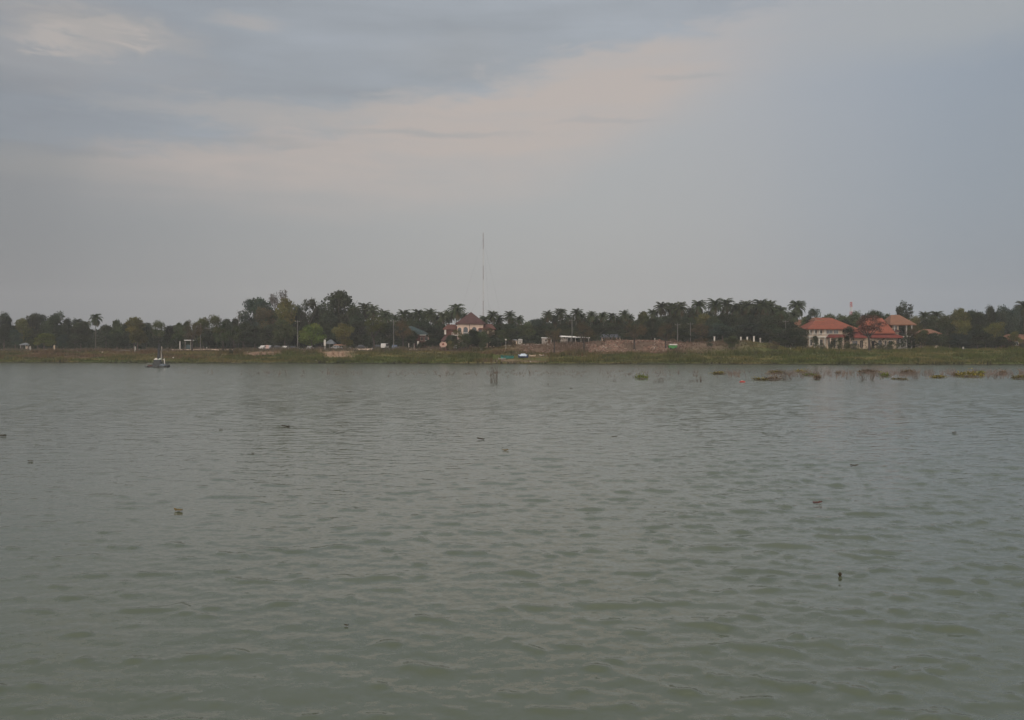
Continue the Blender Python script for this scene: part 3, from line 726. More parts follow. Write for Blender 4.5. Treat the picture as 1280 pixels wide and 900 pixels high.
NOUN = {'palm': ('coconut palm', 'palm', 'coconut_palm'), 'shrub': ('bushy shrub', 'shrub', 'shrub'), 'bare': ('bare tree', 'tree', 'bare_tree')}
CNAME = {DARK: 'dark green', MID: 'mid green', OLIVE: 'olive', LIGHT: 'bright green', BROWN: 'brownish', BLUEG: 'blue-green', PALMC: 'feathery', GREYC: 'grey', REDB: 'reddish'}
SHAPE = {'broad': 'spreading', 'round': 'rounded', 'tall': 'narrow', 'airy': 'thin-crowned', 'high': 'high-crowned', 'park': 'open-crowned'}
buckets = {}
for r in TREES:
    if r[7] is None:
        kind = r[4]
        seg = next(s[3] for s in SEG if s[0] <= r[0] < s[1])
        if kind == 'palm': d = 'coconut palm'
        elif kind == 'shrub': d = CNAME[r[5]] + ' shrub'
        else: d = CNAME[r[5]] + ' ' + SHAPE[kind] + ' tree'
        buckets.setdefault((d, seg), []).append(r)
for (d, seg), lst in buckets.items():
    lst.sort(key=lambda q: q[0])
    for i, r in enumerate(lst):
        r[7] = ('%s %s' % (d, seg)) if len(lst) == 1 else '%s %s, %s from left' % (d, seg, ORD[i])
tr_rng = random.Random(77)
for i, (px, top, hw, back, kind, col, desc, label) in enumerate(TREES):
    D = float(np.interp((px - 640) / FPX, SHU, SHD)) + back
    x = WX(px, D); zb = gz(x, D); zt = WZ(top, D); h = zt - zb; hwm = hw * D / FPX
    var = KINDS[kind][i % len(KINDS[kind])]
    if kind == 'palm': k = h / 15.4; sc = (k * .98 * tr_rng.uniform(.92, 1.1),) * 2 + (k,)
    elif kind == 'shrub': sc = (hwm / 2.1, hwm / 2.1, h / 3.1)
    elif kind == 'bare': sc = (hwm / 3.6, hwm / 3.6, h / 10.0)
    elif kind == 'high': sc = (hwm / 4.0, hwm / 4.0, h / 9.9)
    else: sc = (hwm / 3.45, hwm / 3.45, h / 9.9)
    noun = {'palm': ('palm', 'coconut_palm', 'coconut palms along the far bank'), 'shrub': ('shrub', 'shrub', 'shrubs on the far bank'), 'bare': ('tree', 'bare_tree', 'trees on the far bank')}.get(kind, ('tree', 'broadleaf_tree', 'trees on the far bank'))
    rt = thing(noun[1], label, noun[0], (x, D, zb), tr_rng.uniform(0, 6.28), noun[2], sc)
    if kind == 'palm': rt.rotation_euler[0] = tr_rng.uniform(-.03, .03); rt.rotation_euler[1] = tr_rng.uniform(-.05, .05)
    cr_ = link('crown', var[0], rt); link('trunk', var[1], rt)
    f = tr_rng.uniform(.74, 1.32)
    cr_.color = (col[0] * f * tr_rng.uniform(.93, 1.08), col[1] * f, col[2] * f, 1)

# ------------------------------------------------------------------ the wood and undergrowth behind them
rg = np.random.RandomState(9)
def mass(name, label, cat, n, s0, s1, hfun, size, colour, seed, ux=.70):
    r = np.random.RandomState(seed)
    u = r.uniform(-ux, ux, n); s = r.uniform(s0, s1, n); y = shore(u) + s; x = u * y
    h = hfun(u * FPX + 640, x); zb = ground(x, y)
    z = zb + h * r.uniform(0.02, 1, n) ** .8
    c = np.stack([x, y, z], 1)
    V, F = quads(c, size, r)
    tint = (.7 + .75 * fbm(x / 5, z / 3, seed))[:, None] * np.ones((1, 3)) * r.uniform(.8, 1.2, (n, 1))
    me = np_mesh(name, V, F, np.repeat(tint, 4, 0)); me.materials.append(M_LEAF)
    o = link(name, me); o.color = (*colour, 1)
    return tag(o, label, cat, kind='stuff')
skyl = ([-200, 0, 60, 130, 200, 300, 320, 440, 480, 540, 600, 660, 700, 790, 830, 960, 1000, 1060, 1150, 1200, 1280, 1500],
        [405, 403, 402, 411, 411, 407, 392, 390, 400, 404, 407, 412, 406, 406, 400, 397, 406, 404, 404, 399, 395, 396])
def hw_(px, x): return (HY - np.interp(px, *skyl)) * 345 / FPX * (.78 + .36 * fbm(x / 7, x * 0, 44)) - .9
mass('wood', 'dark wood behind the rows of trees', 'wood', 150000, 80, 125, hw_, 1.05, DARK, 91)
def hu_(px, x): return np.interp(px, [600, 640, 960, 990], [4.2, 3.0, 3.4, 4.4]) * (.5 + 1.0 * fbm(x / 5, x * 0, 45))
mass('undergrowth', 'low dark undergrowth beneath the far trees', 'undergrowth', 60000, 47, 70, hu_, .6, DARK, 92)

# ------------------------------------------------------------------ grass on the bank
n = 60000
r = np.random.RandomState(5)
u = r.uniform(-.64, .64, n); s = r.uniform(.2, 34, n); y = shore(u) + s; x = u * y; z = ground(x, y)
px_ = u * FPX + 640
patchy = fbm(x / 4, s / 2, 61)
keep = (patchy + r.uniform(-.2, .2, n) > .33) & ~((px_ > 735) & (px_ < 838) & (s > 21) & (r.rand(n) < .66))
bare = ((px_ > 404) & (px_ < 444) & (s > 9) & (s < 25)) | ((px_ > 304) & (px_ < 343) & (s > 14) & (s < 24))
keep &= ~(bare & (r.rand(n) < .85))
keep &= ~((px_ > 616) & (px_ < 684) & (s > 2.5) & (s < 15) & (r.rand(n) < .93))
x, y, z, s, px_, patchy = [q[keep] for q in (x, y, z, s, px_, patchy)]
n = len(x); tall_ = sstep(fbm(x / 6 + 9, s / 3, 71), .50, .68)
hh = (.20 + .75 * patchy ** 2 + .75 * tall_) * r.uniform(.6, 1.5, n)
hh *= np.where(s < 2, .8, 1.0) * np.where((px_ > 860) & (px_ < 985) & (s > 8), np.where(s > 22, .75, 1.35), 1.0)
colg = cover(x, y, s) * r.uniform(.75, 1.25, (n, 1))
Vg, Cg = [], []
for k in range(4):
    a = r.uniform(0, 2 * pi, n); w = r.uniform(.05, .12, n); lean = r.uniform(.1, .5, n) * hh
    ox = r.uniform(-.2, .2, n); oy = r.uniform(-.2, .2, n)
    b0 = np.stack([x + ox - np.cos(a) * w, y + oy - np.sin(a) * w, z - .03], 1)
    b1 = np.stack([x + ox + np.cos(a) * w, y + oy + np.sin(a) * w, z - .03], 1)
    tp = np.stack([x + ox - np.sin(a) * lean, y + oy + np.cos(a) * lean, z + hh], 1)
    Vg.append(np.stack([b0, b1, tp], 1).reshape(-1, 3)); Cg.append(np.repeat(colg, 3, 0))
Vg = np.concatenate(Vg); Cg = np.concatenate(Cg)
gr = link('grass', np_mesh('grass', Vg, np.arange(len(Vg)).reshape(-1, 3), Cg), None, M_GRASS)
gr.color = (1, 1, 1, 1)
tag(gr, 'rough green and brown grass covering the far bank', 'grass', kind='stuff')

# ------------------------------------------------------------------ broken brick rubble on the raised bank
n = 6500; r = np.random.RandomState(15)
px_ = np.where(r.rand(n) < .82, r.uniform(735, 838, n), r.uniform(650, 860, n)); s = 20 + 13 * r.rand(n) ** .7; u = (px_ - 640) / FPX; y = shore(u) + s; x = u * y; z = ground(x, y)
keepr = fbm(x / 5.5, s / 3.5, 101) < .56 + r.uniform(-.04, .04, n)
px_, s, u, y, x, z = [q[keepr] for q in (px_, s, u, y, x, z)]; n = len(x)
sz = r.uniform(.05, .22, n)
cube = np.array([(-1, -1, -1), (1, -1, -1), (1, 1, -1), (-1, 1, -1), (-1, -1, 1), (1, -1, 1), (1, 1, 1), (-1, 1, 1)], float)
cf = np.array([(0, 3, 2, 1), (4, 5, 6, 7), (0, 1, 5, 4), (1, 2, 6, 5), (2, 3, 7, 6), (3, 0, 4, 7)])
a = r.uniform(0, 2 * pi, n); tl = r.uniform(-.5, .5, n)
J = cube[None] * (1 + .35 * r.normal(size=(n, 8, 3))) * sz[:, None, None] * np.array([1.2, .9, .6])
ca, sa = np.cos(a)[:, None], np.sin(a)[:, None]
Xr = J[..., 0] * ca - J[..., 1] * sa; Yr = J[..., 0] * sa + J[..., 1] * ca; Zr = J[..., 2] + tl[:, None] * J[..., 0]
V = np.stack([Xr + x[:, None], Yr + y[:, None], Zr + z[:, None] + .1], -1).reshape(-1, 3)
F = (cf[None] + 8 * np.arange(n)[:, None, None]).reshape(-1, 4)
palette = np.array([(.25, .145, .11), (.23, .155, .125), (.28, .21, .165), (.34, .30, .26), (.14, .095, .07)])
col = palette[r.choice(5, n, p=[.32, .27, .2, .09, .12])] * r.uniform(.75, 1.2, (n, 1))
rb = link('rubble', np_mesh('rubble', V, F, np.repeat(col, 8, 0)), None, M_RUBBLE)
tag(rb, 'reddish broken brick rubble dumped on the raised bank', 'rubble', kind='stuff')

# ================================================================== buildings
def K(D): return D / FPX
class House:
    """a building placed from its photographed extents; local frame: x right, y away, z up, origin at its base"""
    def __init__(self, name, label, cat, px, D, rz=0, group=None):
        self.px, self.D, self.k = px, D, D / FPX
        self.x, self.z0 = WX(px, D), gz(WX(px, D), D)
        self.root = thing(name, label, cat, (self.x, D, self.z0), rz, group)
    def X(self, px): return (px - self.px) * self.k
    def Z(self, py): return EYE + (HY - py) * self.k - self.z0
    def box(self, name, mat, px0, px1, d0, d1, py0, py1, parent=None):
        """px0..px1 across, py0 top row, py1 bottom row, d0..d1 metres in depth"""
        return MB().box(self.X(px0), self.X(px1), d0, d1, self.Z(py1), self.Z(py0)).build(name, mat, parent or self.root)
    def hip(self, name, mat, e0, e1, d0, d1, pe, pr, r0, r1, th=.2, parent=None, ry=None):
        return MB().hip(self.X(e0), self.X(e1), d0, d1, self.Z(pe), self.Z(pr), self.X(r0), self.X(r1), th, ry).build(name, mat, parent or self.root)
    def window(self, px0, px1, py0, py1, y, frame=M_WHITE, glass=M_GLASS, bars=1):
        x0, x1, z0, z1 = self.X(px0), self.X(px1), self.Z(py1), self.Z(py0); f = .09
        mb = MB().box(x0, x0 + f, y - .07, y + .02, z0, z1).box(x1 - f, x1, y - .07, y + .02, z0, z1)
        mb.box(x0 + f, x1 - f, y - .07, y + .02, z0, z0 + f).box(x0 + f, x1 - f, y - .07, y + .02, z1 - f, z1)
        for i in range(bars):
            c = x0 + (x1 - x0) * (i + 1) / (bars + 1); mb.box(c - .03, c + .03, y - .05, y + .0, z0 + f, z1 - f)
        w = mb.build('window', frame, self.root)
        MB().box(x0 + f, x1 - f, y - .03, y + .01, z0 + f, z1 - f).build('pane', glass, w)
        return w
    def column(self, px, py0, py1, y, r=.16, mat=M_WHITE):
        x = self.X(px); z0, z1 = self.Z(py1), self.Z(py0)
        mb = MB().tube([(x, y, z0), (x, y, z1)], [r, r * .9], 10).box(x - r * 1.4, x + r * 1.4, y - r * 1.4, y + r * 1.4, z0, z0 + .18).box(x - r * 1.3, x + r * 1.3, y - r * 1.3, y + r * 1.3, z1 - .16, z1)
        return mb.build('column', mat, self.root)

# ---- white two-storey house with orange-red hip roof
h = House('house', 'white two-storey house with a wide orange-red hip roof', 'house', 1036, 284)
h.box('wall', M_CREAM, 1012, 1056, 1.5, 11, 411, 437.5)
h.hip('roof', M_ORANGE, 1008.5, 1071, -.8, 12.5, 410.6, 396.3, 1030, 1047, .28)
h.hip('dormer_roof', M_TAN, 1024.5, 1036, 4, 13, 399.5, 395.6, 1028, 1033, .2)
h.hip('side_roof', M_ORANGE, 1058, 1076, 1.0, 10, 413.6, 407.5, 1060, 1068, .25)
h.box('side_wall', M_CREAM, 1056.2, 1071, 2.5, 9.5, 413.9, 437.5)
h.box('balcony_slab', M_WHITE, 1011.5, 1034, -.1, 1.5, 420.2, 421.6)
mb = MB()
for i in range(14):
    x = h.X(1011.8) + i * (h.X(1033.8) - h.X(1011.8)) / 13; mb.box(x - .03, x + .03, .0, .06, h.Z(420.2), h.Z(417.3))
mb.box(h.X(1011.5), h.X(1034), -.03, .09, h.Z(417.3), h.Z(416.9))
mb.build('balcony_railing', M_WHITE, h.root)
for p in (1012.3, 1018.2, 1024.4, 1031.5): h.column(p, 411, 417.0, .2, .19)
for p in (1012.3, 1018.2, 1024.4, 1031.5): h.column(p, 421.7, 436.5, .2, .2)
h.box('floor_band', M_WHITE, 1034.1, 1056, 1.40, 1.48, 418, 419.4)
for a, b_ in ((1013.6, 1016.8), (1019.6, 1023.2), (1026, 1029.8)): h.window(a, b_, 412.6, 418.5, 1.46, M_WHITE, M_DARKIN)
h.window(1035, 1043, 412.3, 417.2, 1.46, M_WHITE, M_GLASS, 3); h.window(1044, 1050, 412.3, 417.2, 1.46, M_WHITE, M_GLASS, 2)
for a, b_ in ((1014, 1017.5), (1020, 1023.6), (1026.5, 1030.5)): h.window(a, b_, 424, 432, 1.46, M_WHITE, M_DARKIN)
h.hip('porch_roof', M_RED, 1032.5, 1062, -3.2, 1.4, 421.3, 417.8, 1038, 1057, .22, ry=1.2)
for p in (1034.5, 1042, 1050, 1059): h.column(p, 422.1, 436.5, -2.6, .2, M_PINKW)
h.window(1037, 1041, 425, 434, 1.46, M_WHITE, M_DARKIN); h.window(1044, 1049, 425, 434, 1.46, M_WHITE, M_DARKIN)

# ---- red-roofed low wing and tower house
h = House('house', 'sprawling cream house with steep red roof, right of the white house', 'house', 1100, 284)
h.box('wall', M_CREAM, 1065, 1122, 1.0, 10, 421.5, 437.5)
h.hip('lower_roof', M_RED, 1060.5, 1084, -1.0, 11, 420.6, 411.0, 1069, 1077, .5)
h.hip('lower_roof', M_RED, 1088, 1127, -1.0, 11, 420.6, 413.0, 1096, 1116, .5)
h.hip('roof', M_ORANGE, 1080, 1120, .4, 10, 415.8, 396.8, 1091, 1111, .3)
h.box('roof_band', M_PINKW, 1063, 1083, .9, .98, 421.8, 424)
h.box('roof_band', M_PINKW, 1096, 1124, .9, .98, 421.8, 424)
h.window(1066.5, 1073.5, 425.5, 432, .96, M_CREAM, M_GLASS, 2)
h.window(1076, 1080.5, 425.5, 435, .96, M_CREAM, M_DARKIN); h.window(1099, 1104, 425.5, 432, .96, M_WHITE, M_GLASS)
h.window(1107, 1110, 425.5, 433, .96, M_WHITE, M_DARKIN); h.window(1112, 1117, 425.5, 432, .96, M_WHITE, M_GLASS)
h.box('door', M_DARKIN, 1091, 1094.5, .95, .99, 426, 436.5)

h = House('tower_house', 'tower house with tan hip roof over an open upper terrace', 'house', 1127, 288)
h.box('wall', M_PALEG, 1119, 1135.5, 1.0, 7, 421, 437.5)
h.box('upper_wall', M_CREAM, 1117.5, 1126, 1.6, 7, 406.2, 421)
h.hip('roof', M_TAN, 1111, 1143.5, -1.2, 9.5, 405.4, 393.0, 1120.5, 1131.5, .3)
h.box('terrace_floor', M_WHITE, 1117.5, 1140, -.5, 7.2, 420.0, 421.0)
for p in (1117.8, 1132.8, 1139.3): h.column(p, 406.6, 420.0, -.2, .20, M_PALEG)
for p in (1132.8, 1139.3): h.column(p, 421.05, 437, -.2, .22, M_PALEG)
h.window(1120, 1124, 407.3, 412, 1.56, M_CREAM, M_GLASS); h.window(1122, 1126, 424.5, 430, .96, M_WHITE, M_GLASS); h.window(1128, 1131.5, 424, 434, .96, M_WHITE, M_DARKIN)
mb = MB()
for i in range(12):
    x = h.X(1118) + i * (h.X(1139.5) - h.X(1118)) / 11; mb.box(x - .03, x + .03, -.35, -.29, h.Z(420), h.Z(417))
mb.box(h.X(1118), h.X(1139.5), -.38, -.26, h.Z(417), h.Z(416.6)).build('terrace_railing', M_STEEL, h.root)
h.hip('canopy_roof', M_MAROON, 1113, 1124, -1.5, 1.4, 414.5, 411, 1116, 1122, .15, ry=1.3)

# ---- arched villa in the middle
h = House('villa', 'cream villa with arched windows under a maroon pyramid roof', 'villa', 588, 291)
def arched_front(x0, x1, z0, z1, y0, y1, arches):
    """front wall with arched openings: each (xc, half width, sill z, spring z)"""
    mb = MB(); xs_ = [x0]
    for (xc, w, zs, zp) in arches:
        mb.box(xs_[-1], xc - w, y0, y1, z0, z1)
        mb.box(xc - w, xc + w, y0, y1, z0, zs)
        n_ = 10; arc = [(xc - w * cos(pi * i / n_), zp + w * 1.15 * sin(pi * i / n_)) for i in range(n_ + 1)]
        for i in range(n_):
            (a0, b0), (a1, b1) = arc[i], arc[i + 1]
            mb.prism([(a0, b0), (a1, b1), (a1, z1), (a0, z1)], y0, y1)
        xs_.append(xc + w)
    mb.box(xs_[-1], x1, y0, y1, z0, z1)
    return mb
Zt = h.Z(405)
arch = [(h.X(p), w * h.k, h.Z(421.5), h.Z(412.0)) for p, w in ((574.5, 2.3), (582, 2.9), (592.8, 2.9), (600.5, 2.0))]
arched_front(h.X(571.5), h.X(604), h.Z(437.5), Zt, 0, .35, arch).build('front_wall', M_PINKW, h.root)
mb = MB().box(h.X(571.5), h.X(571.5) + .3, .35, 9, h.Z(437.5), Zt).box(h.X(604) - .3, h.X(604), .35, 9, h.Z(437.5), Zt).box(h.X(571.5) + .3, h.X(604) - .3, 8.7, 9, h.Z(437.5), Zt)
mb.build('wall', M_PINKW, h.root)
for (xc, w, zs, zp) in arch:
    wd = MB().prism([(xc - w, zs), (xc + w, zs), (xc + w, zp)] + [(xc + w * cos(pi * i / 8), zp + w * 1.15 * sin(pi * i / 8)) for i in range(1, 8)] + [(xc - w, zp)], .28, .33).build('window', M_GLASS, h.root)
    MB().box(xc - .04, xc + .04, .22, .28, zs, zp + w).box(xc - w, xc - .04, .22, .28, zp - .05, zp + .05).box(xc + .04, xc + w, .22, .28, zp - .05, zp + .05).build('frame', M_STEEL, wd)
h.hip('roof', M_MAROON, 569.2, 607.2, -1.0, 10, 404.4, 389.4, 587.6, 588.4, .22)
h.box('drain_pipe', M_STEEL, 586.6, 587.2, -.12, -.01, 405.2, 424)
h.box('balcony_slab', M_WHITE, 565, 596, -1.8, -.01, 418.6, 419.5)
mb = MB()
for i in range(16):
    x = h.X(565.5) + i * (h.X(595.5) - h.X(565.5)) / 15; mb.box(x - .05, x + .05, -1.75, -1.65, h.Z(418.6), h.Z(416.4))
mb.box(h.X(565), h.X(596), -1.8, -1.6, h.Z(416.4), h.Z(415.9)).build('balustrade', M_WHITE, h.root)
h.box('left_wing', M_RUST, 557, 571.4, 1.2, 8, 411.6, 437.5)
h.hip('left_wing_roof', M_RUST, 553, 573, .4, 9, 411.2, 405.0, 558, 568, .22)
h.box('chimney_pier', M_WHITE, 555.3, 557.4, .7, 1.2, 411.7, 418)
h.hip('lean_roof', M_MAROON, 551.5, 560, -2.2, .6, 426, 419, 555.8, 559, .2, ry=.4)
for p in (553, 557.5): h.column(p, 426.7, 437, -1.8, .14, M_PINKW)
h.box('right_wing', M_CREAM, 604.2, 617.5, 1.2, 8, 411.8, 437.5)
h.hip('right_wing_roof', M_RUST, 597.5, 620, -.9, 9, 411.2, 404.6, 606, 614.5, .22)
h.window(606, 609, 413.2, 419.5, 1.16, M_WHITE, M_DARKIN); h.window(611, 615, 413.2, 419.5, 1.16, M_WHITE, M_DARKIN)

# ---- teal roofed house
h = House('house', 'low dark red house with a steep teal sheet roof', 'house', 526, 300)
h.box('wall', M_REDW, 517, 538, 0, 7, 418.2, 437)
mb = MB().prism([(h.X(511), h.Z(408.4)), (h.X(514), h.Z(407.6)), (h.X(538), h.Z(417.8)), (h.X(538), h.Z(418.9)), (h.X(525), h.Z(418.6)), (h.X(511), h.Z(412))], -1.2, 8)
mb.build('roof', M_TEALR, h.root)
h.box('fascia', M_PALEG, 525, 533, -1.35, -1.22, 418.4, 419.4)
h.window(525.5, 529, 421, 426, -.04, M_PINKW, M_DARKIN); h.window(531, 534.5, 421, 426, -.04, M_WHITE, M_DARKIN)
h.box('door', M_DARKIN, 519.5, 522.5, -.06, -.01, 426, 436)
h.column(518, 419, 436.5, -1.0, .12, M_WHITE); h.column(536, 419, 436.5, -1.0, .12, M_PINKW)

# ---- sheds on the raised bank
h = House('shed', 'long open shed with a bright white metal roof', 'shed', 718, 300)
mb = MB().prism([(h.X(700.5), h.Z(419.6)), (h.X(718), h.Z(420.3)), (h.X(737), h.Z(421.9)), (h.X(737), h.Z(422.5)), (h.X(700.5), h.Z(421.3))], -1.5, 6).build('roof', M_METALR, h.root)
h.box('wall', M_GREYW, 701, 708.5, 0, 5.5, 422, 432)
h.box('back_wall', M_DARKIN, 708.6, 736, 5.2, 5.5, 422.6, 432)
for p in (709, 713.5, 719, 726, 735.5): h.column(p, 422.4, 431.5, -1.0, .09, M_PALEG)
h.box('water_barrel', M_BLUEGREY, 721, 723.5, .5, 1.2, 428, 431.5)
h = House('shed', 'small grey block shed left of the long white roofed shed', 'shed', 683, 298)
h.box('wall', M_GREYW, 677.5, 689.5, 0, 4, 422.8, 432)
mb = MB().prism([(h.X(676.8), h.Z(421.7)), (h.X(690.2), h.Z(422.2)), (h.X(690.2), h.Z(422.8)), (h.X(676.8), h.Z(422.5))], -.5, 4.5).build('roof', M_METALR, h.root)
h.window(681, 683.5, 424.2, 427, -.04, M_GREYW, M_DARKIN); h.box('door', M_REDW, 685.5, 688, -.05, -.01, 424.2, 431)
h = House('hut', 'low pale hut with two sections beside the villa garden', 'hut', 646, 292)
h.box('wall', M_CREAM, 640.5, 646.5, 0, 3, 425.6, 432); h.box('side_wall', M_PALEG, 647.3, 653, -.2, 3, 425, 432)
h.hip('roof', M_GREYR, 640, 647, -.4, 3.4, 425.3, 424.0, 641.5, 645.5, .1); h.hip('side_roof', M_PALEG, 647.1, 653.5, -.6, 3.4, 424.7, 423.6, 648.5, 652, .1)
h.window(649, 651.5, 426.5, 429, -.24, M_WHITE, M_DARKIN); h.box('door', M_DARKIN, 642.5, 644.8, -.05, -.01, 426.6, 431.5)
h = House('shelter', 'open shelter with dark blue-grey roof on cream posts', 'shelter', 763, 302)
mb = MB().hip(h.X(750.5), h.X(775.5), -1.5, 6, h.Z(421.2), h.Z(417.8), h.X(753), h.X(773), .25).build('roof', M_BLUER, h.root)
h.box('back_wall', M_GREYR, 751.5, 775, 5.2, 5.5, 421.4, 430)
for p in (752.5, 761, 770.5, 774.5): h.column(p, 421.8, 430, -.8, .25, M_CREAM)
h.box('counter', M_CONC, 762, 769.5, -1.0, -.4, 427.3, 430)
# far-left hut
h = House('hut', 'small open hut with a flat grey roof at the left', 'hut', 32, 322)
mb = MB().hip(h.X(25.5), h.X(39), -1, 4, h.Z(430.9), h.Z(428.4), h.X(28), h.X(37), .15).build('roof', M_GREYR, h.root)
h.box('back_wall', M_GREYW, 28, 34, 3, 3.2, 431.2, 437)
for p in (27, 33, 38): h.column(p, 431.3, 437.5, -.6, .12, M_GREYW)
h.box('counter', M_CREAM, 31, 34.2, .2, .9, 433, 436.5)
# kiosk behind the kerb wall
h = House('kiosk', 'tiny kiosk with white flat roof behind the pale kerb wall', 'kiosk', 235, 312)
mb = MB().box(h.X(231.5), h.X(239.5), -1, 2.5, h.Z(425.7), h.Z(424.9)).build('roof', M_METALR, h.root)
for p in (232.2, 238.8): h.column(p, 425.7, 437, -.6, .08, M_GREYW)
h.box('counter', M_TEALR, 232.6, 238.4, 0, 1.5, 431, 437)
# orange roofs half hidden
h = House('house', 'house hidden by trees showing only a small orange roof corner', 'house', 1001, 305)
h.box('wall', M_CREAM, 994, 1009, 0, 8, 407, 437); h.hip('roof', M_TAN, 991, 1012, -1, 9, 406.6, 398.8, 1000, 1007, .25); h.window(996, 1000, 409, 414, -.04)
h = House('bungalow', 'bungalow with low orange-brown roof among trees, right of tower house', 'bungalow', 1164, 284)
h.box('wall', M_CREAM, 1156, 1173, 0, 7, 417.4, 437); h.hip('roof', M_TAN, 1153, 1176, -1, 8, 416.8, 411.0, 1160, 1169, .22); h.window(1160, 1164, 420, 425, -.04)
h = House('bungalow', 'bungalow with long rusty orange roof cut by the right edge', 'bungalow', 1278, 278)
h.box('wall', M_RUST, 1264, 1296, 0, 7, 424.6, 437); h.hip('roof', M_TAN, 1260, 1300, -1, 8, 424.0, 417.6, 1267, 1293, .22); h.window(1268, 1273, 427, 432, -.04)

# round gate panel in front of the villa
h = House('gate_panel', 'round pink gate panel with red centre beside the villa', 'gate panel', 554, 279)
xc, zc, R_ = 0, h.Z(430.6), 4.6 * h.k
MB().prism([(R_ * cos(2 * pi * i / 24), zc + R_ * .74 * sin(2 * pi * i / 24)) for i in range(24)], -.1, .1).build('disc', surf('dull_pink_panel', (.36, .25, .21), .85, .15, 1), h.root)
MB().prism([(-.42, zc - .2), (.42, zc - .2), (.25, zc + .25), (0, zc + .55), (-.25, zc + .25)], -.14, -.103).build('emblem', M_RED, h.root)
MB().box(-.9, -.7, -.08, .08, 0, zc - .6).box(.7, .9, -.08, .08, 0, zc - .6).build('post', M_REDW, h.root)

# ------------------------------------------------------------------ masts
def lattice_mast(name, label, cat, px, D, ptop, w0, w1, bands, mats, step, r=.05, guys=False):
    x = WX(px, D); z0 = gz(x, D); H = WZ(ptop, D) - z0
    rt = thing(name, label, cat, (x, D, z0), .3)
    n = len(bands) - 1
    for i in range(n):
        a, b_ = bands[i] * H, bands[i + 1] * H; mb = MB()
        def wid(z): return w0 + (w1 - w0) * z / H
        cs = [(cos(2 * pi * k / 3), sin(2 * pi * k / 3)) for k in range(3)]
        for c_ in cs: mb.tube([(c_[0] * wid(a), c_[1] * wid(a), a), (c_[0] * wid(b_), c_[1] * wid(b_), b_)], [r * 1.3, r * 1.3], 5)
        z = a; q = 0
        while z < b_ - .05:
            z2 = min(z + step, b_)
            for k in range(3):
                c0, c1 = cs[k], cs[(k + 1) % 3]
                if q % 2: c0, c1 = c1, c0
                mb.tube([(c0[0] * wid(z), c0[1] * wid(z), z), (c1[0] * wid(z2), c1[1] * wid(z2), z2)], [r, r], 4)
                mb.tube([(c0[0] * wid(z), c0[1] * wid(z), z), (c1[0] * wid(z), c1[1] * wid(z), z)], [r, r], 4)
            z = z2; q += 1
        mb.build('mast_section', mats[i % len(mats)], rt)
    if guys:
        for k in range(3):
            for f_ in (.5, .95):
                aa = 2 * pi * k / 3 + .5
                MB().tube([(0, 0, f_ * H), (cos(aa) * 18, sin(aa) * 18, 0)], [.012, .012], 4).build('guy_wire', M_STEEL, rt)
    return rt
lattice_mast('radio_mast', 'very tall thin banded radio mast rising behind the arched villa', 'mast', 604, 440, 291, .20, .17,
             [0, .22, .42, .60, .72, .86, 1.0], [M_MWHITE, M_MRED], .9, .022, True)
lattice_mast('phone_tower', 'short red and white lattice tower tip above the trees', 'tower', 1064, 420, 377.5, 1.3, .5, [0, .25, .45, .62, .80, .90, 1.0], [M_MWHITE, M_MRED2], 1.0, .055)

# ------------------------------------------------------------------ utility poles
def pole(px, D, ptop, label, arm=True):
    x = WX(px, D); z0 = gz(x, D); H = WZ(ptop, D) - z0
    rt = thing('utility_pole', label, 'pole', (x, D, z0), 0, 'concrete utility poles')
    MB().tube([(0, 0, -.3), (0, 0, H)], [.15, .09], 8).build('shaft', M_POLE, rt)
    if arm:
        c_ = MB().box(-.9, .9, -.06, .06, H - .6, H - .48).build('crossarm', M_POLE, rt)
        for q in (-.8, 0, .8): MB().tube([(q, 0, H - .48), (q, 0, H - .3)], [.06, .04], 6).build('insulator', M_PALEG, rt)
pole(715, 285, 398.5, 'pale utility pole standing in front of the long white roofed shed')
pole(492, 292, 399.5, 'pale utility pole right of the tall grove')
pole(847, 290, 404, 'thin pale utility pole right of the green sided cart')
pole(863, 296, 403, 'thin grey utility pole among palms left of the white pillars')
pole(982, 284, 400, 'thin grey utility pole left of the red-roofed house')
pole(372, 300, 400, 'grey utility pole beside the bright green rounded tree')
pole(298, 325, 393.5, 'dark pole with crossarm left of the tall grove')
pole(250.5, 304, 404, 'grey pole among thin trees above the pale kerb wall', False)

# ------------------------------------------------------------------ posts, pillars, signs, walls
def small(name, label, cat, px, D, group=None, rz=0):
    x = WX(px, D); z0 = gz(x, D)
    return thing(name, label, cat, (x, D, z0), rz, group), z0
PILL = [(893, 421, 'leftmost white gate pillar, standing apart from the others'), (926, 421.5, 'second white gate pillar from the left, beside the green bush'),
        (934, 421.5, 'third white gate pillar, the middle one of five'), (942.3, 420.5, 'fourth white gate pillar from the left'), (950.3, 423, 'rightmost and dullest white gate pillar, beside dark bushes')]
for px, pt, lab in PILL:
    rt, z0 = small('gate_pillar', lab, 'pillar', px, 283.5, 'white gate pillars on the raised bank')
    H = WZ(pt, 283.5) - z0
    MB().box(-.2, .2, -.2, .2, 0, H).build('shaft', M_WHITE if px < 950 else M_GREYW, rt); MB().box(-.26, .26, -.26, .26, H, H + .12).build('cap', M_WHITE, rt)
def bollard(px, s_, pt, lab, w=.16, mat=M_PALEG):
    w *= .75
    D = float(shore((px - 640) / FPX)) + s_
    rt, z0 = small('marker_post', lab, 'post', px, D, 'pale marker posts along the bank')
    H = max(.5, WZ(pt, D) - z0)
    MB().box(-w, w, -w, w, -.2, H).build('shaft', mat, rt); MB().hip(-w * 1.25, w * 1.25, -w * 1.25, w * 1.25, H, H + w, -.01, .01, .05).build('cap', mat, rt)
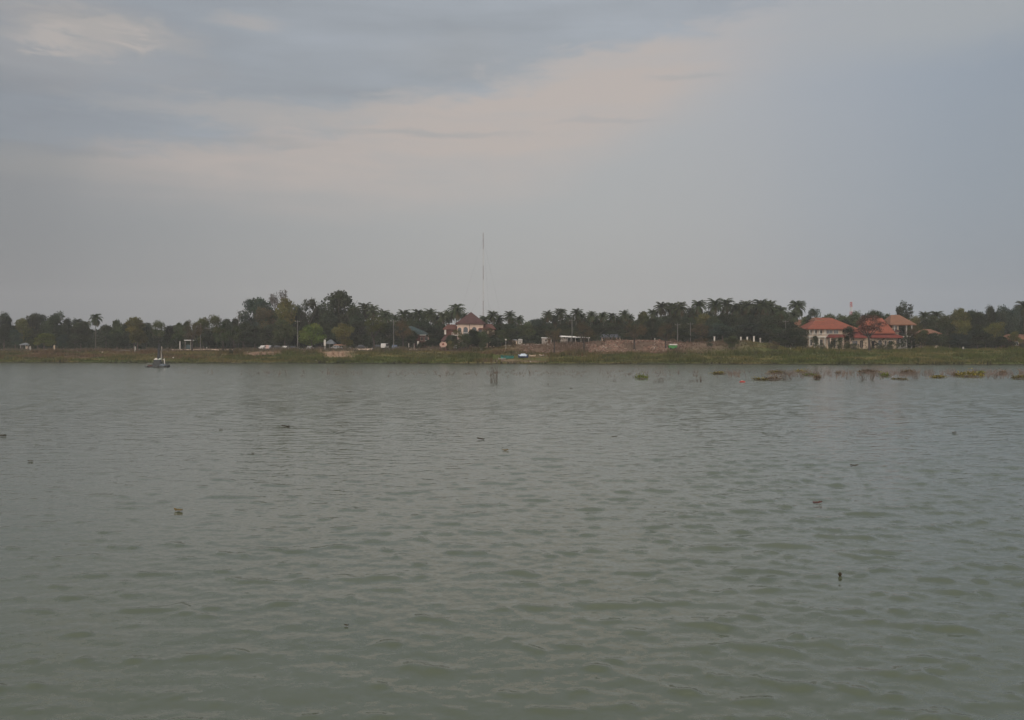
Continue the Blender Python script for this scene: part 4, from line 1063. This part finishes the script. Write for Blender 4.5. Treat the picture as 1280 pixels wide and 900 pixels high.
bollard(38, 29, 433, 'pale post beside the grey roofed hut', .2, M_PALEG); bollard(68, 29, 432, 'stout cream post right of small bright green tree', .26, M_CREAM)
bollard(169, 24, 433.5, 'short white post left of the work boat mast', .2); bollard(601, 25, 436, 'slim white post below the villa garden'); bollard(693.3, 24, 436.5, 'slim white post at the foot of the rubble bank')
bollard(818, 24, 434, 'white post planted in the rubble bank'); bollard(225, 33, 427, 'tall pale post beside the tiny kiosk', .22, M_PALEG); bollard(258.5, 33, 434, 'small pale post just behind the kerb wall')
bollard(437.8, 29, 434.5, 'white post at the left end of short pink wall', .22); bollard(465.6, 28, 435.3, 'white post at the right end of short pink wall', .2); bollard(511, 31, 429.5, 'tall thin white post before the teal roofed house', .14)
bollard(988, 29, 436, 'low white post left of the red-roofed house', .2); bollard(1204, 30, 434, 'low white post on the right end of the bank', .2); bollard(818.5, 42, 423, 'tall white post on top of the rubble bank', .2)
bollard(567, 28, 433.5, 'white post beneath the villa bushes', .16); bollard(487, 28, 436, 'small white post right of white van', .16)
# lamp sign
rt, z0 = small('lamp_sign', 'white vertical banner sign on a tall post', 'sign', 406, 297, None)
MB().tube([(0, 0, -.2), (0, 0, 3.6)], [.10, .08], 8).build('post', M_PALEG, rt); MB().box(-.32, .32, -.05, .05, 1.5, 3.5).build('banner', M_WHITE, rt); MB().tube([(0, 0, 3.6), (.25, -.2, 3.9), (.6, -.4, 3.95)], [.05, .05, .04], 6).build('lamp_arm', M_PALEG, rt)
rt, z0 = small('banner_flag', 'small white banner on a pole by the teal roofed house', 'flag', 521.5, 290, None)
MB().tube([(0, 0, -.2), (0, 0, 3.0)], [.05, .04], 6).build('pole', M_PALEG, rt); MB().box(.05, .6, -.02, .02, 1.6, 2.9).build('cloth', M_WHITE, rt)
rt, z0 = small('street_lamp', 'white globe lamp on a post right of the villa', 'lamp', 632.3, 279, None)
MB().tube([(0, 0, -.2), (0, 0, 2.9)], [.07, .05], 8).build('post', M_PALEG, rt)
gl = MB()
for j in range(6): gl.tube([(0, 0, 2.9 + .5 * j / 6), (0, 0, 2.9 + .5 * (j + 1) / 6)], [.28 * sin(pi * (j + .15) / 6.3) + .02, .28 * sin(pi * (j + 1.15) / 6.6) + .02], 10, j in (0, 5))
gl.build('globe', M_WHITE, rt)
# low walls
def low_wall(px0, px1, s_, h_, lab, mat):
    pxm = (px0 + px1) / 2; rt = None; mb = MB(); n_ = max(2, int((px1 - px0) / 8)); P = []
    Dm = float(np.interp((pxm - 640) / FPX, SHU, SHD)) + s_
    xm = WX(pxm, Dm); zm = gz(xm, Dm)
    for i in range(n_ + 1):
        p = px0 + (px1 - px0) * i / n_; D = float(np.interp((p - 640) / FPX, SHU, SHD)) + s_; x = WX(p, D); P.append((x - xm, D - Dm, gz(x, D) - zm))
    for (a, b_) in zip(P[:-1], P[1:]):
        v = [(a[0], a[1], a[2] - .4), (b_[0], b_[1], b_[2] - .4), (b_[0], b_[1] + .3, b_[2] - .4), (a[0], a[1] + .3, a[2] - .4), (a[0], a[1], a[2] + h_), (b_[0], b_[1], b_[2] + h_), (b_[0], b_[1] + .3, b_[2] + h_), (a[0], a[1] + .3, a[2] + h_)]
        mb.add(v, [(0, 3, 2, 1), (4, 5, 6, 7), (0, 1, 5, 4), (2, 3, 7, 6)])
    o_ = mb.build('low_wall', mat); o_.location = (xm, Dm, zm)
    tag(o_, lab, 'wall')
low_wall(214, 304, 28, .38, 'long pale kerb wall along the left bank top', M_SANDY)
low_wall(441, 465, 28, .5, 'short pinkish wall below the grove', M_SANDY)
low_wall(468, 500, 29, .22, 'low grey kerb right of the short pink wall', M_CONC)
low_wall(506, 544, 28, .35, 'low pinkish wall in front of the teal roofed house', M_SANDY)
low_wall(630, 700, 31, .25, 'low wall of pale blocks along the bank before grey shed', M_CONC)
# market stall and cart
rt, z0 = small('market_stall', 'market stall with a faded orange canopy under the trees', 'stall', 425, 303)
k = 303 / FPX
MB().hip(-7.5 * k, 7.5 * k, -1.2, 1.6, WZ(431.6, 303) - z0, WZ(430.2, 303) - z0, -6 * k, 6 * k, .1).build('canopy', surf('faded_orange_cloth', (.34, .20, .14), .9, .2, 1), rt)
for q in (-7, -2.5, 2.5, 7): MB().tube([(q * k, -1, 0), (q * k, -1, WZ(431.9, 303) - z0)], [.05, .05], 6).build('post', M_PALEG, rt)
MB().box(-6 * k, 6 * k, -.6, .4, 0, .85).build('counter', M_GREYW, rt)
rt, z0 = small('thatched_shelter', 'grey peaked shelter roof behind the banner sign', 'shelter', 413, 306)
k = 306 / FPX
MB().hip(-6 * k, 6 * k, -1.5, 2.5, WZ(429.5, 306) - z0, WZ(424.5, 306) - z0, -1.5 * k, 1.5 * k, .12).build('roof', M_GREYR, rt)
for q in (-5, 0, 5): MB().tube([(q * k, -1.2, 0), (q * k, -1.2, WZ(429.9, 306) - z0)], [.07, .07], 6).build('post', M_GREYW, rt)
D = 274; rt, z0 = small('food_cart', 'bright green sided cart with a white top on the bank', 'cart', 840.8, D)
k = D / FPX; zb = WZ(435.6, D) - z0
MB().prism([(-5.4 * k, zb + .75), (-4.6 * k, zb), (4.4 * k, zb), (5.2 * k, zb + .75), (5.2 * k, zb + 1.0), (-5.4 * k, zb + 1.0)], -.8, .8).build('body', M_GREEN, rt)
MB().hip(-4.2 * k, 5.6 * k, -1, 1, zb + 1.12, zb + 1.42, -3.2 * k, 4.8 * k, .1).build('top', M_WHITE, rt)
for q in (-3.2, 3.2):
    w_ = MB().tube([(q * k, -.92, zb + .02), (q * k, -.80, zb + .02)], [.32, .32], 14).build('wheel', M_RUBBER, rt)

# ------------------------------------------------------------------ cars
def car(px, s_, col, lab, van=False, rz=0.0, L_=4.2):
    D = float(np.interp((px - 640) / FPX, SHU, SHD)) + s_; x = WX(px, D); z0 = gz(x, D)
    rt = thing('parked_van' if van else 'parked_car', lab, 'van' if van else 'car', (x, D, z0 + .1), rz, 'vehicles parked under the trees')
    mt = surf('car_paint_%s' % col[0], col[1], .35, .08, 1, spec=.5)
    h_ = 1.85 if van else 1.45; w = .85; l = L_ / 2
    if van: prof = [(-l, .35), (-l, 1.0), (-l + .25, h_ - .15), (-l + .5, h_), (l - 1.0, h_), (l - .45, 1.1), (l, .9), (l, .35)]
    else: prof = [(-l, .35), (-l, .85), (-l + .7, .92), (-l + 1.2, h_), (l - 1.7, h_), (l - 1.0, .92), (l - .05, .78), (l, .35)]
    bd = MB().prism(prof, -w, w).build('body', mt, rt)
    md = bd.modifiers.new('bevel', 'BEVEL'); md.width = .07; md.segments = 2
    if van: gl_ = [[(-l + .5, 1.05), (-l + .6, 1.6), (-.3, 1.6), (-.3, 1.05)], [(-.15, 1.05), (-.15, 1.6), (l - 1.05, 1.6), (l - .65, 1.05)]]
    else: gl_ = [[(-l + .95, .95), (-l + 1.3, 1.35), (-.15, 1.35), (-.15, .95)], [(0, .95), (0, 1.35), (l - 1.75, 1.35), (l - 1.25, .95)]]
    for q in gl_: MB().prism(q, -w - .012, -w + .03).build('side_window', M_GLASS, rt)
    for wx in (-l + .8, l - .8):
        for sy in (-1, 1):
            wl = MB().tube([(wx, sy * (w - .18), .33), (wx, sy * (w + .02), .33)], [.33, .33], 16).build('wheel', M_RUBBER, rt)
            MB().tube([(wx, sy * (w + .005), .33), (wx, sy * (w + .04), .33)], [.18, .18], 10).build('rim', M_PALEG, wl)
    for sy in (-.6, .6): MB().box(l - .03, l + .03, sy - .14, sy + .14, .6, .75).build('headlight', M_PALEG, rt)
WC = ('white', (.46, .46, .46)); GC = ('grey', (.26, .27, .29)); KC = ('black', (.02, .02, .025)); SC = ('silver', (.28, .29, .30)); BC = ('blue', (.06, .09, .15)); PC = ('pinkish', (.40, .30, .30))
car(330.5, 33, WC, 'white car at the left end of the parked row', rz=1.2); car(337, 36, GC, 'grey car just right of the leftmost white car', rz=1.5); car(347, 37, KC, 'black car in the middle of the left parked row', rz=.2)
car(357.5, 33, WC, 'white car at the right end of left parked row', rz=1.35); car(388, 34, SC, 'silver car under the bright green tree', rz=1.5); car(421, 34, GC, 'grey car in front of the orange canopy stall', rz=.1)
car(400, 36, KC, 'black car beside the white banner sign', rz=1.4); car(481, 40, WC, 'white van in deep shade right of the grove', True, rz=1.45); car(494, 36, BC, 'dark blue car right of the white van', rz=1.5); car(452, 38, KC, 'black car behind the short pinkish wall', rz=.1)
car(472, 38, KC, 'black car left of the white van', rz=.15); car(367, 36, KC, 'black car right of the left parked row', rz=.1)
car(571, 33, WC, 'white car half hidden under the villa bushes', rz=1.45); car(583, 33, BC, 'dark blue car under the villa bushes', rz=1.3)
# pinkish person-like sign near the cars
rt, z0 = small('notice_board', 'faded pink notice board in front of the leftmost parked cars', 'sign', 334, 300)
MB().box(-.55, .55, -.04, .04, .7, 1.9).build('board', surf('faded_pink_board', (.42, .31, .30), .9, .15, 2), rt); MB().box(-.45, -.37, .045, .1, -.3, 1.9).box(.37, .45, .045, .1, -.3, 1.9).build('post', M_GREYW, rt)

# ------------------------------------------------------------------ boats and litter on the bank
def skiff(name, lab, px, s_, L_, W_, hgt_, rz, matH, matI, roll=0, tarp=None):
    D = float(shore((px - 640) / FPX)) + s_; x = WX(px, D)
    rt = thing(name, lab, 'boat', (x, D, gz(x, D) + .05), rz, 'small boats pulled up on the bank')
    rt.rotation_euler[0] = roll
    st = []; n_ = 12
    for i in range(n_ + 1):
        t_ = i / n_; xx = (t_ - .5) * L_; w = W_ / 2 * (math.sin(pi * min(1, (t_ * .80 + .2))) ** .6 if t_ < 1 else 0.02); w = max(w, .03); sheer = .28 * (2 * t_ - 1) ** 2
        st.append([(xx, -w, hgt_ + sheer), (xx, -w * .82, hgt_ * .4 + sheer * .6), (xx, -w * .4, .02), (xx, w * .4, .02), (xx, w * .82, hgt_ * .4 + sheer * .6), (xx, w, hgt_ + sheer)])
    def shell(off):
        v = [(p[0], p[1] * (1 - off), p[2] + off * .35) for s2 in st for p in s2]; f = []
        for i in range(n_):
            for j in range(5): a = i * 6 + j; f.append((a, a + 1, a + 7, a + 6))
        f += [tuple(range(6)), tuple(n_ * 6 + j for j in reversed(range(6)))]
        return MB().add(v, f)
    shell(0).build('hull', matH, rt, True); shell(.10).build('lining', matI, rt, True)
    for t_ in (.3, .55, .75): MB().box((t_ - .5) * L_ - .12, (t_ - .5) * L_ + .12, -W_ * .40, W_ * .40, hgt_ * .72, hgt_ * .80).build('thwart', matI, rt)
    if tarp:
        MB().hip(-L_ * .34, L_ * .36, -W_ * .52, W_ * .52, hgt_ + .12, hgt_ + .62, -L_ * .2, L_ * .2, .12).build('tarpaulin', tarp, rt)
skiff('rowing_boat', 'bright teal open boat lying on the grassy bank', 634, 8.5, 3.9, 1.25, .55, .12, M_TEAL, M_TEALD, .55)
skiff('rowing_boat', 'blue boat heaped with a pale blue tarpaulin', 654, 10, 2.9, 1.3, .6, -.1, M_BLUE, M_LBLUE, .2, M_LBLUE)
skiff('rowing_boat', 'low cream boat right of the tarpaulin covered boat', 665.5, 12, 2.0, .8, .3, .05, M_CREAM, M_CREAM, .3)
skiff('rowing_boat', 'small weathered pale boat, rightmost of those on the bank', 677, 13, 1.5, .7, .28, -.1, M_GREYW, M_CREAM, .3)
skiff('rowing_boat', 'low pale plank boat touching the left side of the teal boat', 627.5, 6.5, 2.2, .8, .25, -.05, M_PALEG, M_GREYW, .25)
def litter(px, s_, mat, lab, w=.35):
    D = float(shore((px - 640) / FPX)) + s_; x = WX(px, D)
    rr = random.Random(int(px)); mb = MB()
    pts = [(cos(2 * pi * i / 7) * w * rr.uniform(.6, 1), sin(2 * pi * i / 7) * w * .6 * rr.uniform(.6, 1)) for i in range(7)]
    v = [(a, b_, 0) for a, b_ in pts] + [(a * .7, b_ * .7, w * rr.uniform(.6, 1.1)) for a, b_ in pts] + [(0, 0, w * 1.1)]
    f = [tuple(reversed(range(7)))] + [(i, (i + 1) % 7, 7 + (i + 1) % 7, 7 + i) for i in range(7)] + [(7 + i, 7 + (i + 1) % 7, 14) for i in range(7)]
    o_ = mb.add(v, f).build('plastic_bag', mat); o_.location = (x, D, gz(x, D) + .02); tag(o_, lab, 'bag', 'scraps of pale litter on the bank')
litter(216.5, 9, M_WHITE, 'white bag on the bank right of the work boat'); litter(599, 3, M_CREAM, 'cream bag at the waterline below the villa', .3); litter(380, 22, M_CREAM, 'flat cream bag above bare grass, below the green tree', .4)
litter(128, 21, M_PINKW, 'pale pinkish bag below the lone palm', .35); litter(55, 13, M_CREAM, 'pale bag low on the far left bank', .4); litter(92, 7, M_SANDY, 'sandy coloured bag near the water at far left', .35)
litter(663, 2.2, M_WHITE, 'white bag at the waterline below the tarpaulin boat', .22); litter(395, 3, M_PALEG, 'pale grey bag at the waterline below the sandy patch', .35)

# ------------------------------------------------------------------ work boat with a derrick
D = DW(459.2); k = D / FPX; x = WX(196.5, D)
rt = thing('work_boat', 'small dark work boat carrying a tall derrick frame on the lake', 'boat', (x, D, 0))
def bx_(p): return (p - 196.5) * k
def bz_(q): return WZ(q, D)
MB().prism([(bx_(182.5), bz_(457.6)), (bx_(184.5), -.15), (bx_(209.5), -.15), (bx_(210.8), bz_(457.0)), (bx_(210.3), bz_(456.2)), (bx_(207), bz_(457.3)), (bx_(185), bz_(457.9))], -.9, .9).build('hull', M_STEEL, rt)
MB().box(bx_(192), bx_(202), -.6, .6, bz_(457.4), bz_(453)).build('engine_box', M_STEEL, rt)
MB().box(bx_(193), bx_(201.5), -.45, .45, bz_(453), bz_(449.5)).build('cabin', M_STEEL, rt)
MB().hip(bx_(193.3), bx_(197.6), -.5, .5, bz_(449.4), bz_(447.6), bx_(194.4), bx_(196.6), .05).build('cabin_cover', M_WHITE, rt)
MB().hip(bx_(198.4), bx_(201.8), -.5, .5, bz_(449.3), bz_(447.4), bx_(199.2), bx_(200.8), .05).build('tank_cover', surf('pale_green_cover', (.40, .46, .42), .7, .1, 2), rt)
MB().tube([(bx_(204.2), -.3, bz_(449.6)), (bx_(205.8), -.3, bz_(448.6)), (bx_(206.3), -.3, bz_(452)), (bx_(206.6), -.3, bz_(454.6))], [.08, .17, .12, .09], 8).build('white_duct', M_WHITE, rt)
MB().prism([(bx_(200.5), bz_(457)), (bx_(202.5), bz_(455)), (bx_(206.5), bz_(454.6)), (bx_(208), bz_(457))], -.7, .2).build('hopper', M_BLUEGREY, rt)
for p in (195.8, 205.2):
    MB().tube([(bx_(p), 0, bz_(457.2)), (bx_(198.3 if p < 200 else 200.2), 0, bz_(430))], [.07, .05], 6).build('derrick_leg', M_STEEL, rt)
mb = MB().tube([(bx_(198.6), 0, bz_(449.5)), (bx_(198.4), 0, bz_(430))], [.30, .20], 6)
for q in range(7):
    z_ = 434 + q * 3; mb.tube([(bx_(198.5), 0, bz_(z_)), (bx_(200.0 + q * .35), 0, bz_(z_ + .8))], [.035, .035], 4)
mb.build('mast', M_STEEL, rt)
MB().tube([(bx_(201.2), .2, bz_(452)), (bx_(201.5), .2, bz_(433))], [.15, .12], 6).build('drill_pipe', M_GREYW, rt)
MB().tube([(bx_(184.6), -.5, bz_(457.8)), (bx_(184.9), -.5, bz_(454)), (bx_(192), -.5, bz_(454)), (bx_(192), -.5, bz_(457.5))], [.03] * 4, 5).build('guard_rail', M_GREYW, rt)
MB().box(bx_(186), bx_(190.5), -.5, .5, bz_(457.7), bz_(456.3)).build('crate', M_REDW, rt)
MB().tube([(bx_(209.2), 0, bz_(457.2)), (bx_(209.6), 0, bz_(454.6))], [.2, .2], 8).build('outboard_motor', M_STEEL, rt)
for p in (187, 200, 208): 
    MB().tube([(bx_(p), -1.0, .12), (bx_(p), -.88, .12)], [.25, .25], 12).build('tyre_fender', M_RUBBER, rt)

# ------------------------------------------------------------------ plants standing in the water
def hyacinth(seed):
    rng = np.random.RandomState(seed); V, F, Cc = [], [], []
    for i in range(280):
        px, py = rng.uniform(-1.05, 1.05) + rng.normal(0, .12), rng.normal(0, .32); hh = (rng.uniform(.08, .30) if rng.rand() < .86 else rng.uniform(.3, .66)) * (1.1 - .5 * abs(px)); a = rng.uniform(0, 2 * pi)
        tip = np.array([px + cos(a) * .12, py + sin(a) * .12, hh]); sd_ = np.array([-sin(a), cos(a), 0]); fw = np.array([cos(a), sin(a), rng.uniform(-.2, .9)])
        j = len(V); V += [np.array([px, py, -.05]), np.array([px, py, -.05]) + sd_ * .02, tip]; F.append((j, j + 1, j + 2)); c = rng.uniform(.7, 1.2); Cc += [(c, c, c)] * 3
        s_ = rng.uniform(.07, .13); j = len(V)
        V += [tip, tip + fw * s_ + sd_ * s_ * .8, tip + fw * s_ * 2.0]; F.append((j, j + 1, j + 2)); V += [tip, tip + fw * s_ * 2.0, tip + fw * s_ - sd_ * s_ * .8]; F.append((j + 3, j + 4, j + 5)); c = rng.uniform(.6, 1.5); Cc += [(c, c, c * .8)] * 6
    me = np_mesh('leaves', V, F, np.array(Cc)); me.materials.append(M_LEAF); return me
HY_ = [hyacinth(s_) for s_ in (71, 72, 73)]
GRN = (.13, .16, .035); GBR = (.15, .13, .05); BRN = (.125, .09, .062); PNK = (.165, .125, .105); YEL = (.22, .19, .06)
CL = [(802, 474, 12, 8, GRN, 'upright bright green water plant standing alone left of centre weeds'), (898, 468, 22, 5, GBR, 'long low olive weed clump, leftmost of the floating mats'),
      (950, 475.5, 18, 5, GBR, 'dark olive weed mat just right of the red float'), (966, 475.5, 16, 7, PNK, 'pinkish brown weed clump joined to the dark olive mat'), (970, 467, 24, 5, GBR, 'thin olive weed mat behind the pinkish brown clump'),
      (1001, 465.5, 15, 5, YEL, 'yellow-green weed clump in the back row'), (1012, 470, 13, 5, GRN, 'green weed clump just in front of the yellow-green one'), (1022, 474.5, 11, 8, BRN, 'brown tufted weed clump with upright stems'),
      (1106, 471, 14, 7, GRN, 'fresh green weed clump right of the looped dead branches'), (1135, 467, 13, 7, BRN, 'small brown weed tuft between two green clumps'), (1172, 472.5, 20, 5, YEL, 'yellow-green low weed mat left of the largest clump'),
      (1196, 470, 16, 6, PNK, 'pinkish dry weed clump touching the largest clump'), (1212, 471.5, 24, 10, YEL, 'largest yellow-green weed clump near the right edge'), (1226, 468, 12, 6, GRN, 'green weed tuft on the right side of largest clump'),
      (1254, 468, 12, 7, PNK, 'dry pinkish weed tuft second from the right edge'), (1276, 474, 16, 7, GBR, 'olive weed clump cut by the right edge'), (1085, 466.5, 22, 6, PNK, 'dry pinkish weed clump behind the looped branches'), (1048, 467, 10, 4, BRN, 'tiny brown weed tuft in the middle of gap'),
      (1124, 474.5, 16, 3, GBR, 'flat thin weed strip in front of the brown tuft')]
for i, (px, py, wp, hp, col, lab) in enumerate(CL):
    D = DW(py); k = D / FPX
    rt = thing('water_weed', lab, 'water plant', (WX(px, D), D, 0), i * 1.0, 'clumps of water weed standing in the lake', (wp * k / 1.75, wp * k / 2.3, hp * k / .58))
    o_ = link('leaves', HY_[i % 3], rt); o_.color = (*col, 1)
    # the root mat on which the leaves stand
    mb = MB(); rr = random.Random(i); n_ = 14
    P = [(cos(2 * pi * j / n_) * .75 * rr.uniform(.7, 1.1), sin(2 * pi * j / n_) * .6 * rr.uniform(.7, 1.1)) for j in range(n_)]
    mb.add([(a, b_, -.05) for a, b_ in P] + [(a * .8, b_ * .8, .07) for a, b_ in P], [tuple(n_ + j for j in range(n_))] + [(j, (j + 1) % n_, n_ + (j + 1) % n_, n_ + j) for j in range(n_)])
    mb.build('root_mat', M_DRY, rt)
def twigs(px, py, wp, hp, n_, seed, lab, bend=.3, loops=0, r=.022):
    D = DW(py); k = D / FPX; rr = random.Random(seed); mb = MB(); w, h_ = wp * k, hp * k
    for i in range(n_):
        x0 = rr.uniform(-.5, .5) * w; y0 = rr.uniform(-.3, .3); a = rr.uniform(-1, 1); hh = h_ * rr.uniform(.35, 1)
        p = [(x0, y0, -.1), (x0 + a * bend * hh * .5, y0, hh * .6), (x0 + a * bend * hh * 1.4, y0 + .1, hh)]
        if rr.random() < .4: p.append((x0 + a * bend * hh * 2.2 + .1, y0 + .1, hh * rr.uniform(.4, .8)))
        mb.tube(p, [r * (1 - .18 * j) for j in range(len(p))], 4)
        if rr.random() < .5: mb.tube([p[1], (p[1][0] + rr.uniform(-.3, .3) * h_, y0, p[1][2] + .25 * h_)], [r * .7, r * .4], 4)
    for i in range(loops):
        c = rr.uniform(-.3, .3) * w; R = h_ * rr.uniform(.45, .6); e = rr.uniform(.8, 1.2)
        mb.tube([(c + cos(t_) * R * e, 0, max(-.1, h_ * .45 + sin(t_) * R)) for t_ in [-.9 + j * (pi + 1.8) / 12 for j in range(13)]], [r] * 13, 4)
    o_ = mb.build('dead_branches', M_DRY); o_.location = (WX(px, D), D, 0)
    tag(o_, lab, 'branches', 'dead branches sticking out of the lake')
twigs(618, 478, 9, 20, 13, 5, 'tall bundle of dead reed stalks standing alone in mid lake', .16, r=.024)
twigs(767, 477, 8, 4, 5, 2, 'tiny low dead twigs left of the upright green plant', .8); twigs(795, 472.5, 12, 4, 8, 3, 'short twigs touching the upright green plant', .6)
twigs(818, 477.5, 5, 4, 4, 4, 'tiny dead twigs just right of the upright green plant', .8); twigs(826, 477, 8, 5, 6, 5, 'low tangled dead twigs between green plant and upright stub', .9)
twigs(868, 477.5, 15, 3, 9, 6, 'long flat dead branch lying in the water', 1.2); twigs(876, 477, 3, 7, 3, 7, 'short upright stub at the end of the flat branch', .2, r=.035)
twigs(985, 475, 16, 15, 16, 8, 'spreading leafless bush right of the pinkish brown clump', .7); twigs(977, 468, 8, 13, 6, 9, 'slanting dead stem above the olive mat', .7)
twigs(1087, 475.5, 18, 14, 8, 10, 'dead branches bent into big loops', .8, 4, .026); twigs(1060, 474, 8, 4, 5, 11, 'small dead twigs left of the looped branches', .8)
twigs(1145, 474, 7, 12, 8, 12, 'thin upright dead stems right of the brown tuft', .3); twigs(1127, 476, 4, 4, 4, 13, 'tiny dark stub in front of the flat weed strip', .4, r=.03); twigs(1024, 470, 9, 14, 8, 14, 'faint tall dead stems behind the brown tufted clump', .25, r=.015)
twigs(1160, 466, 14, 9, 10, 15, 'dead twigs behind the yellow-green low mat', .5); twigs(1247, 473, 10, 9, 8, 16, 'dead twigs between largest clump and right edge', .5); twigs(685, 481, 2, 4, 2, 17, 'single short stake right of the reed bundle', .1, r=.03)
twigs(942, 466, 16, 6, 8, 18, 'thin dead twigs behind the red float', .6); twigs(1186, 464, 14, 9, 8, 19, 'faint dead stems left of the pinkish dry clump', .4, r=.016)
# short broken stems nobody could count
rr = np.random.RandomState(33); mb = MB()
for i in range(1300):
    t_ = rr.rand()
    px = 220 + 1060 * (t_ ** .75) + rr.normal(0, 6)
    py = rr.normal(np.interp(px, [200, 600, 900, 1280], [466, 466.5, 466.5, 467.5]), np.interp(px, [200, 600, 1280], [2.0, 2.4, 3.0]))
    if py < 459: continue
    if lattice(px / 14, 3.3, 2) < .38: continue
    D = DW(py); x = WX(px, D); hh = rr.uniform(.08, .48) * (1.3 if rr.rand() < .12 else .8) * (1.25 if px > 930 else 1); a = rr.uniform(-.9, .9)
    r0 = rr.uniform(.028, .058)
    mb.tube([(x, D, -.06), (x + a * hh * .4, D, hh * .7), (x + a * hh * rr.uniform(.7, 1.6), D, hh * rr.uniform(.6, 1.0))], [r0, r0 * .8, r0 * .5], 3)
for i in range(3200):
    px = 1290 - 380 * rr.rand() ** 1.1
    py = rr.normal(467.8, 2.6)
    if py < 461.5 or lattice(px / 9, 7.7, 3) < .30: continue
    D = DW(py); x = WX(px, D); hh = rr.uniform(.15, .62) * (1.8 if rr.rand() < .05 else 1); a = rr.uniform(-.6, .6); r0 = rr.uniform(.012, .027)
    mb.tube([(x, D, -.06), (x + a * hh * .3, D, hh * .6), (x + a * hh * rr.uniform(.5, 1.3), D, hh)], [r0, r0 * .8, r0 * .5], 3)
st_ = mb.build('reed_stubs', surf('dry_reed', (.115, .088, .074), .95, .4, .4)); tag(st_, 'band of short broken reed stems across the lake', 'reeds', kind='stuff')

# ------------------------------------------------------------------ floating things
def floating_leaf(px, py, wp, mat, lab, seed, curl=.12):
    D = DW(py); k = D / FPX; w = wp * k; rr = random.Random(seed); n_ = 8; V = []; F = []
    for i in range(n_ + 1):
        t_ = i / n_; hw_ = max(.02, math.sin(pi * min(1, t_ * .92 + .05)) ** .8) * .24 * w
        z_ = curl * w * (2 * t_ - 1) ** 2 * .35 + .012 + .04 * w * rr.uniform(-1, 1)
        V += [((t_ - .5) * w, -hw_, z_ + .04 * w), ((t_ - .5) * w, 0, z_ + .09 * w), ((t_ - .5) * w, hw_, z_ + .02 * w)]
    for i in range(n_):
        for j in (0, 1): a = i * 3 + j; F.append((a, a + 1, a + 4, a + 3))
    me = bpy.data.meshes.new('floating_leaf'); me.from_pydata(V, [], F); me.materials.append(mat)
    x = WX(px, D); o_ = link('floating_leaf', me); o_.location = (x, D, wz(x, D) + .002); o_.rotation_euler = (rr.uniform(-.1, .1), rr.uniform(-.1, .1), rr.uniform(-.5, .5))
    md = o_.modifiers.new('thickness', 'SOLIDIFY'); md.thickness = .005 + .05 * w
    tag(o_, lab, 'leaf', 'dead leaves floating on the lake')
FL = [(2, 545.5, 10, M_DEADLEAF, 'dark dead leaf floating at the left edge'), (38, 577, 6, M_DEADLEAF, 'small dark leaf near the left edge, below the edge leaf'), (223, 639, 11, M_YLEAF, 'yellowish brown curled leaf, nearest one on the left'),
      (357, 533.5, 9, M_DEADLEAF, 'thin dark leaf left of centre, farther out'), (316, 567, 4, M_DEADLEAF, 'tiny dark leaf left of centre'), (601, 549.5, 9, M_DEADLEAF, 'black leaf near the middle of the lake'), (632, 563.5, 7, M_YLEAF, 'brown leaf just right of the black middle leaf'),
      (768, 546.5, 6, M_DEADLEAF, 'small dark leaf right of centre'), (1068, 582, 9, M_DEADLEAF, 'dark curled leaf right of centre'), (1022, 629, 10, M_REDLEAF, 'reddish leaf in the right foreground water'), (1193, 541.5, 7, M_DEADLEAF, 'small dark leaf at the right side'),
      (437, 490, 5, M_DEADLEAF, 'tiny far leaf left of the reed bundle'), (276, 537.5, 4, M_DEADLEAF, 'tiny dark leaf far on the left'), (433, 783, 5, M_DEADLEAF, 'small black leaf in the near water'), (714, 486, 4, M_DEADLEAF, 'tiny far leaf right of the reed bundle')]
for i, (px, py, wp, mat, lab) in enumerate(FL): floating_leaf(px, py, wp * 1.12, mat, lab, i)
# dark seed pod standing up
D = DW(721); x = WX(1050, D); k = D / FPX
rt = thing('seed_pod', 'small round black seed pod bobbing in right foreground', 'seed pod', (x, D, wz(x, D)))
MB().tube([(0, 0, -.01), (0, 0, .01), (0, 0, .03), (0, 0, .05), (0, 0, .06)], [.008, .022, .03, .022, .006], 8).build('pod', M_DEADLEAF, rt, True); MB().tube([(0, 0, -.05), (0, 0, -.01)], [.006, .006], 5).build('stem', M_DEADLEAF, rt)
D = DW(477.8); x = WX(928, D)
rt = thing('fishing_float', 'red float with a pale rim on the water', 'float', (x, D, 0))
MB().tube([(-.36, 0, .0), (-.22, 0, .05), (0, 0, .07), (.22, 0, .05), (.36, 0, .0)], [.04, .10, .12, .10, .04], 8).build('body', M_FLOAT, rt, True); MB().tube([(-.05, 0, .17), (-.05, 0, .24)], [.05, .03], 8).build('cap', M_PINKW, rt)
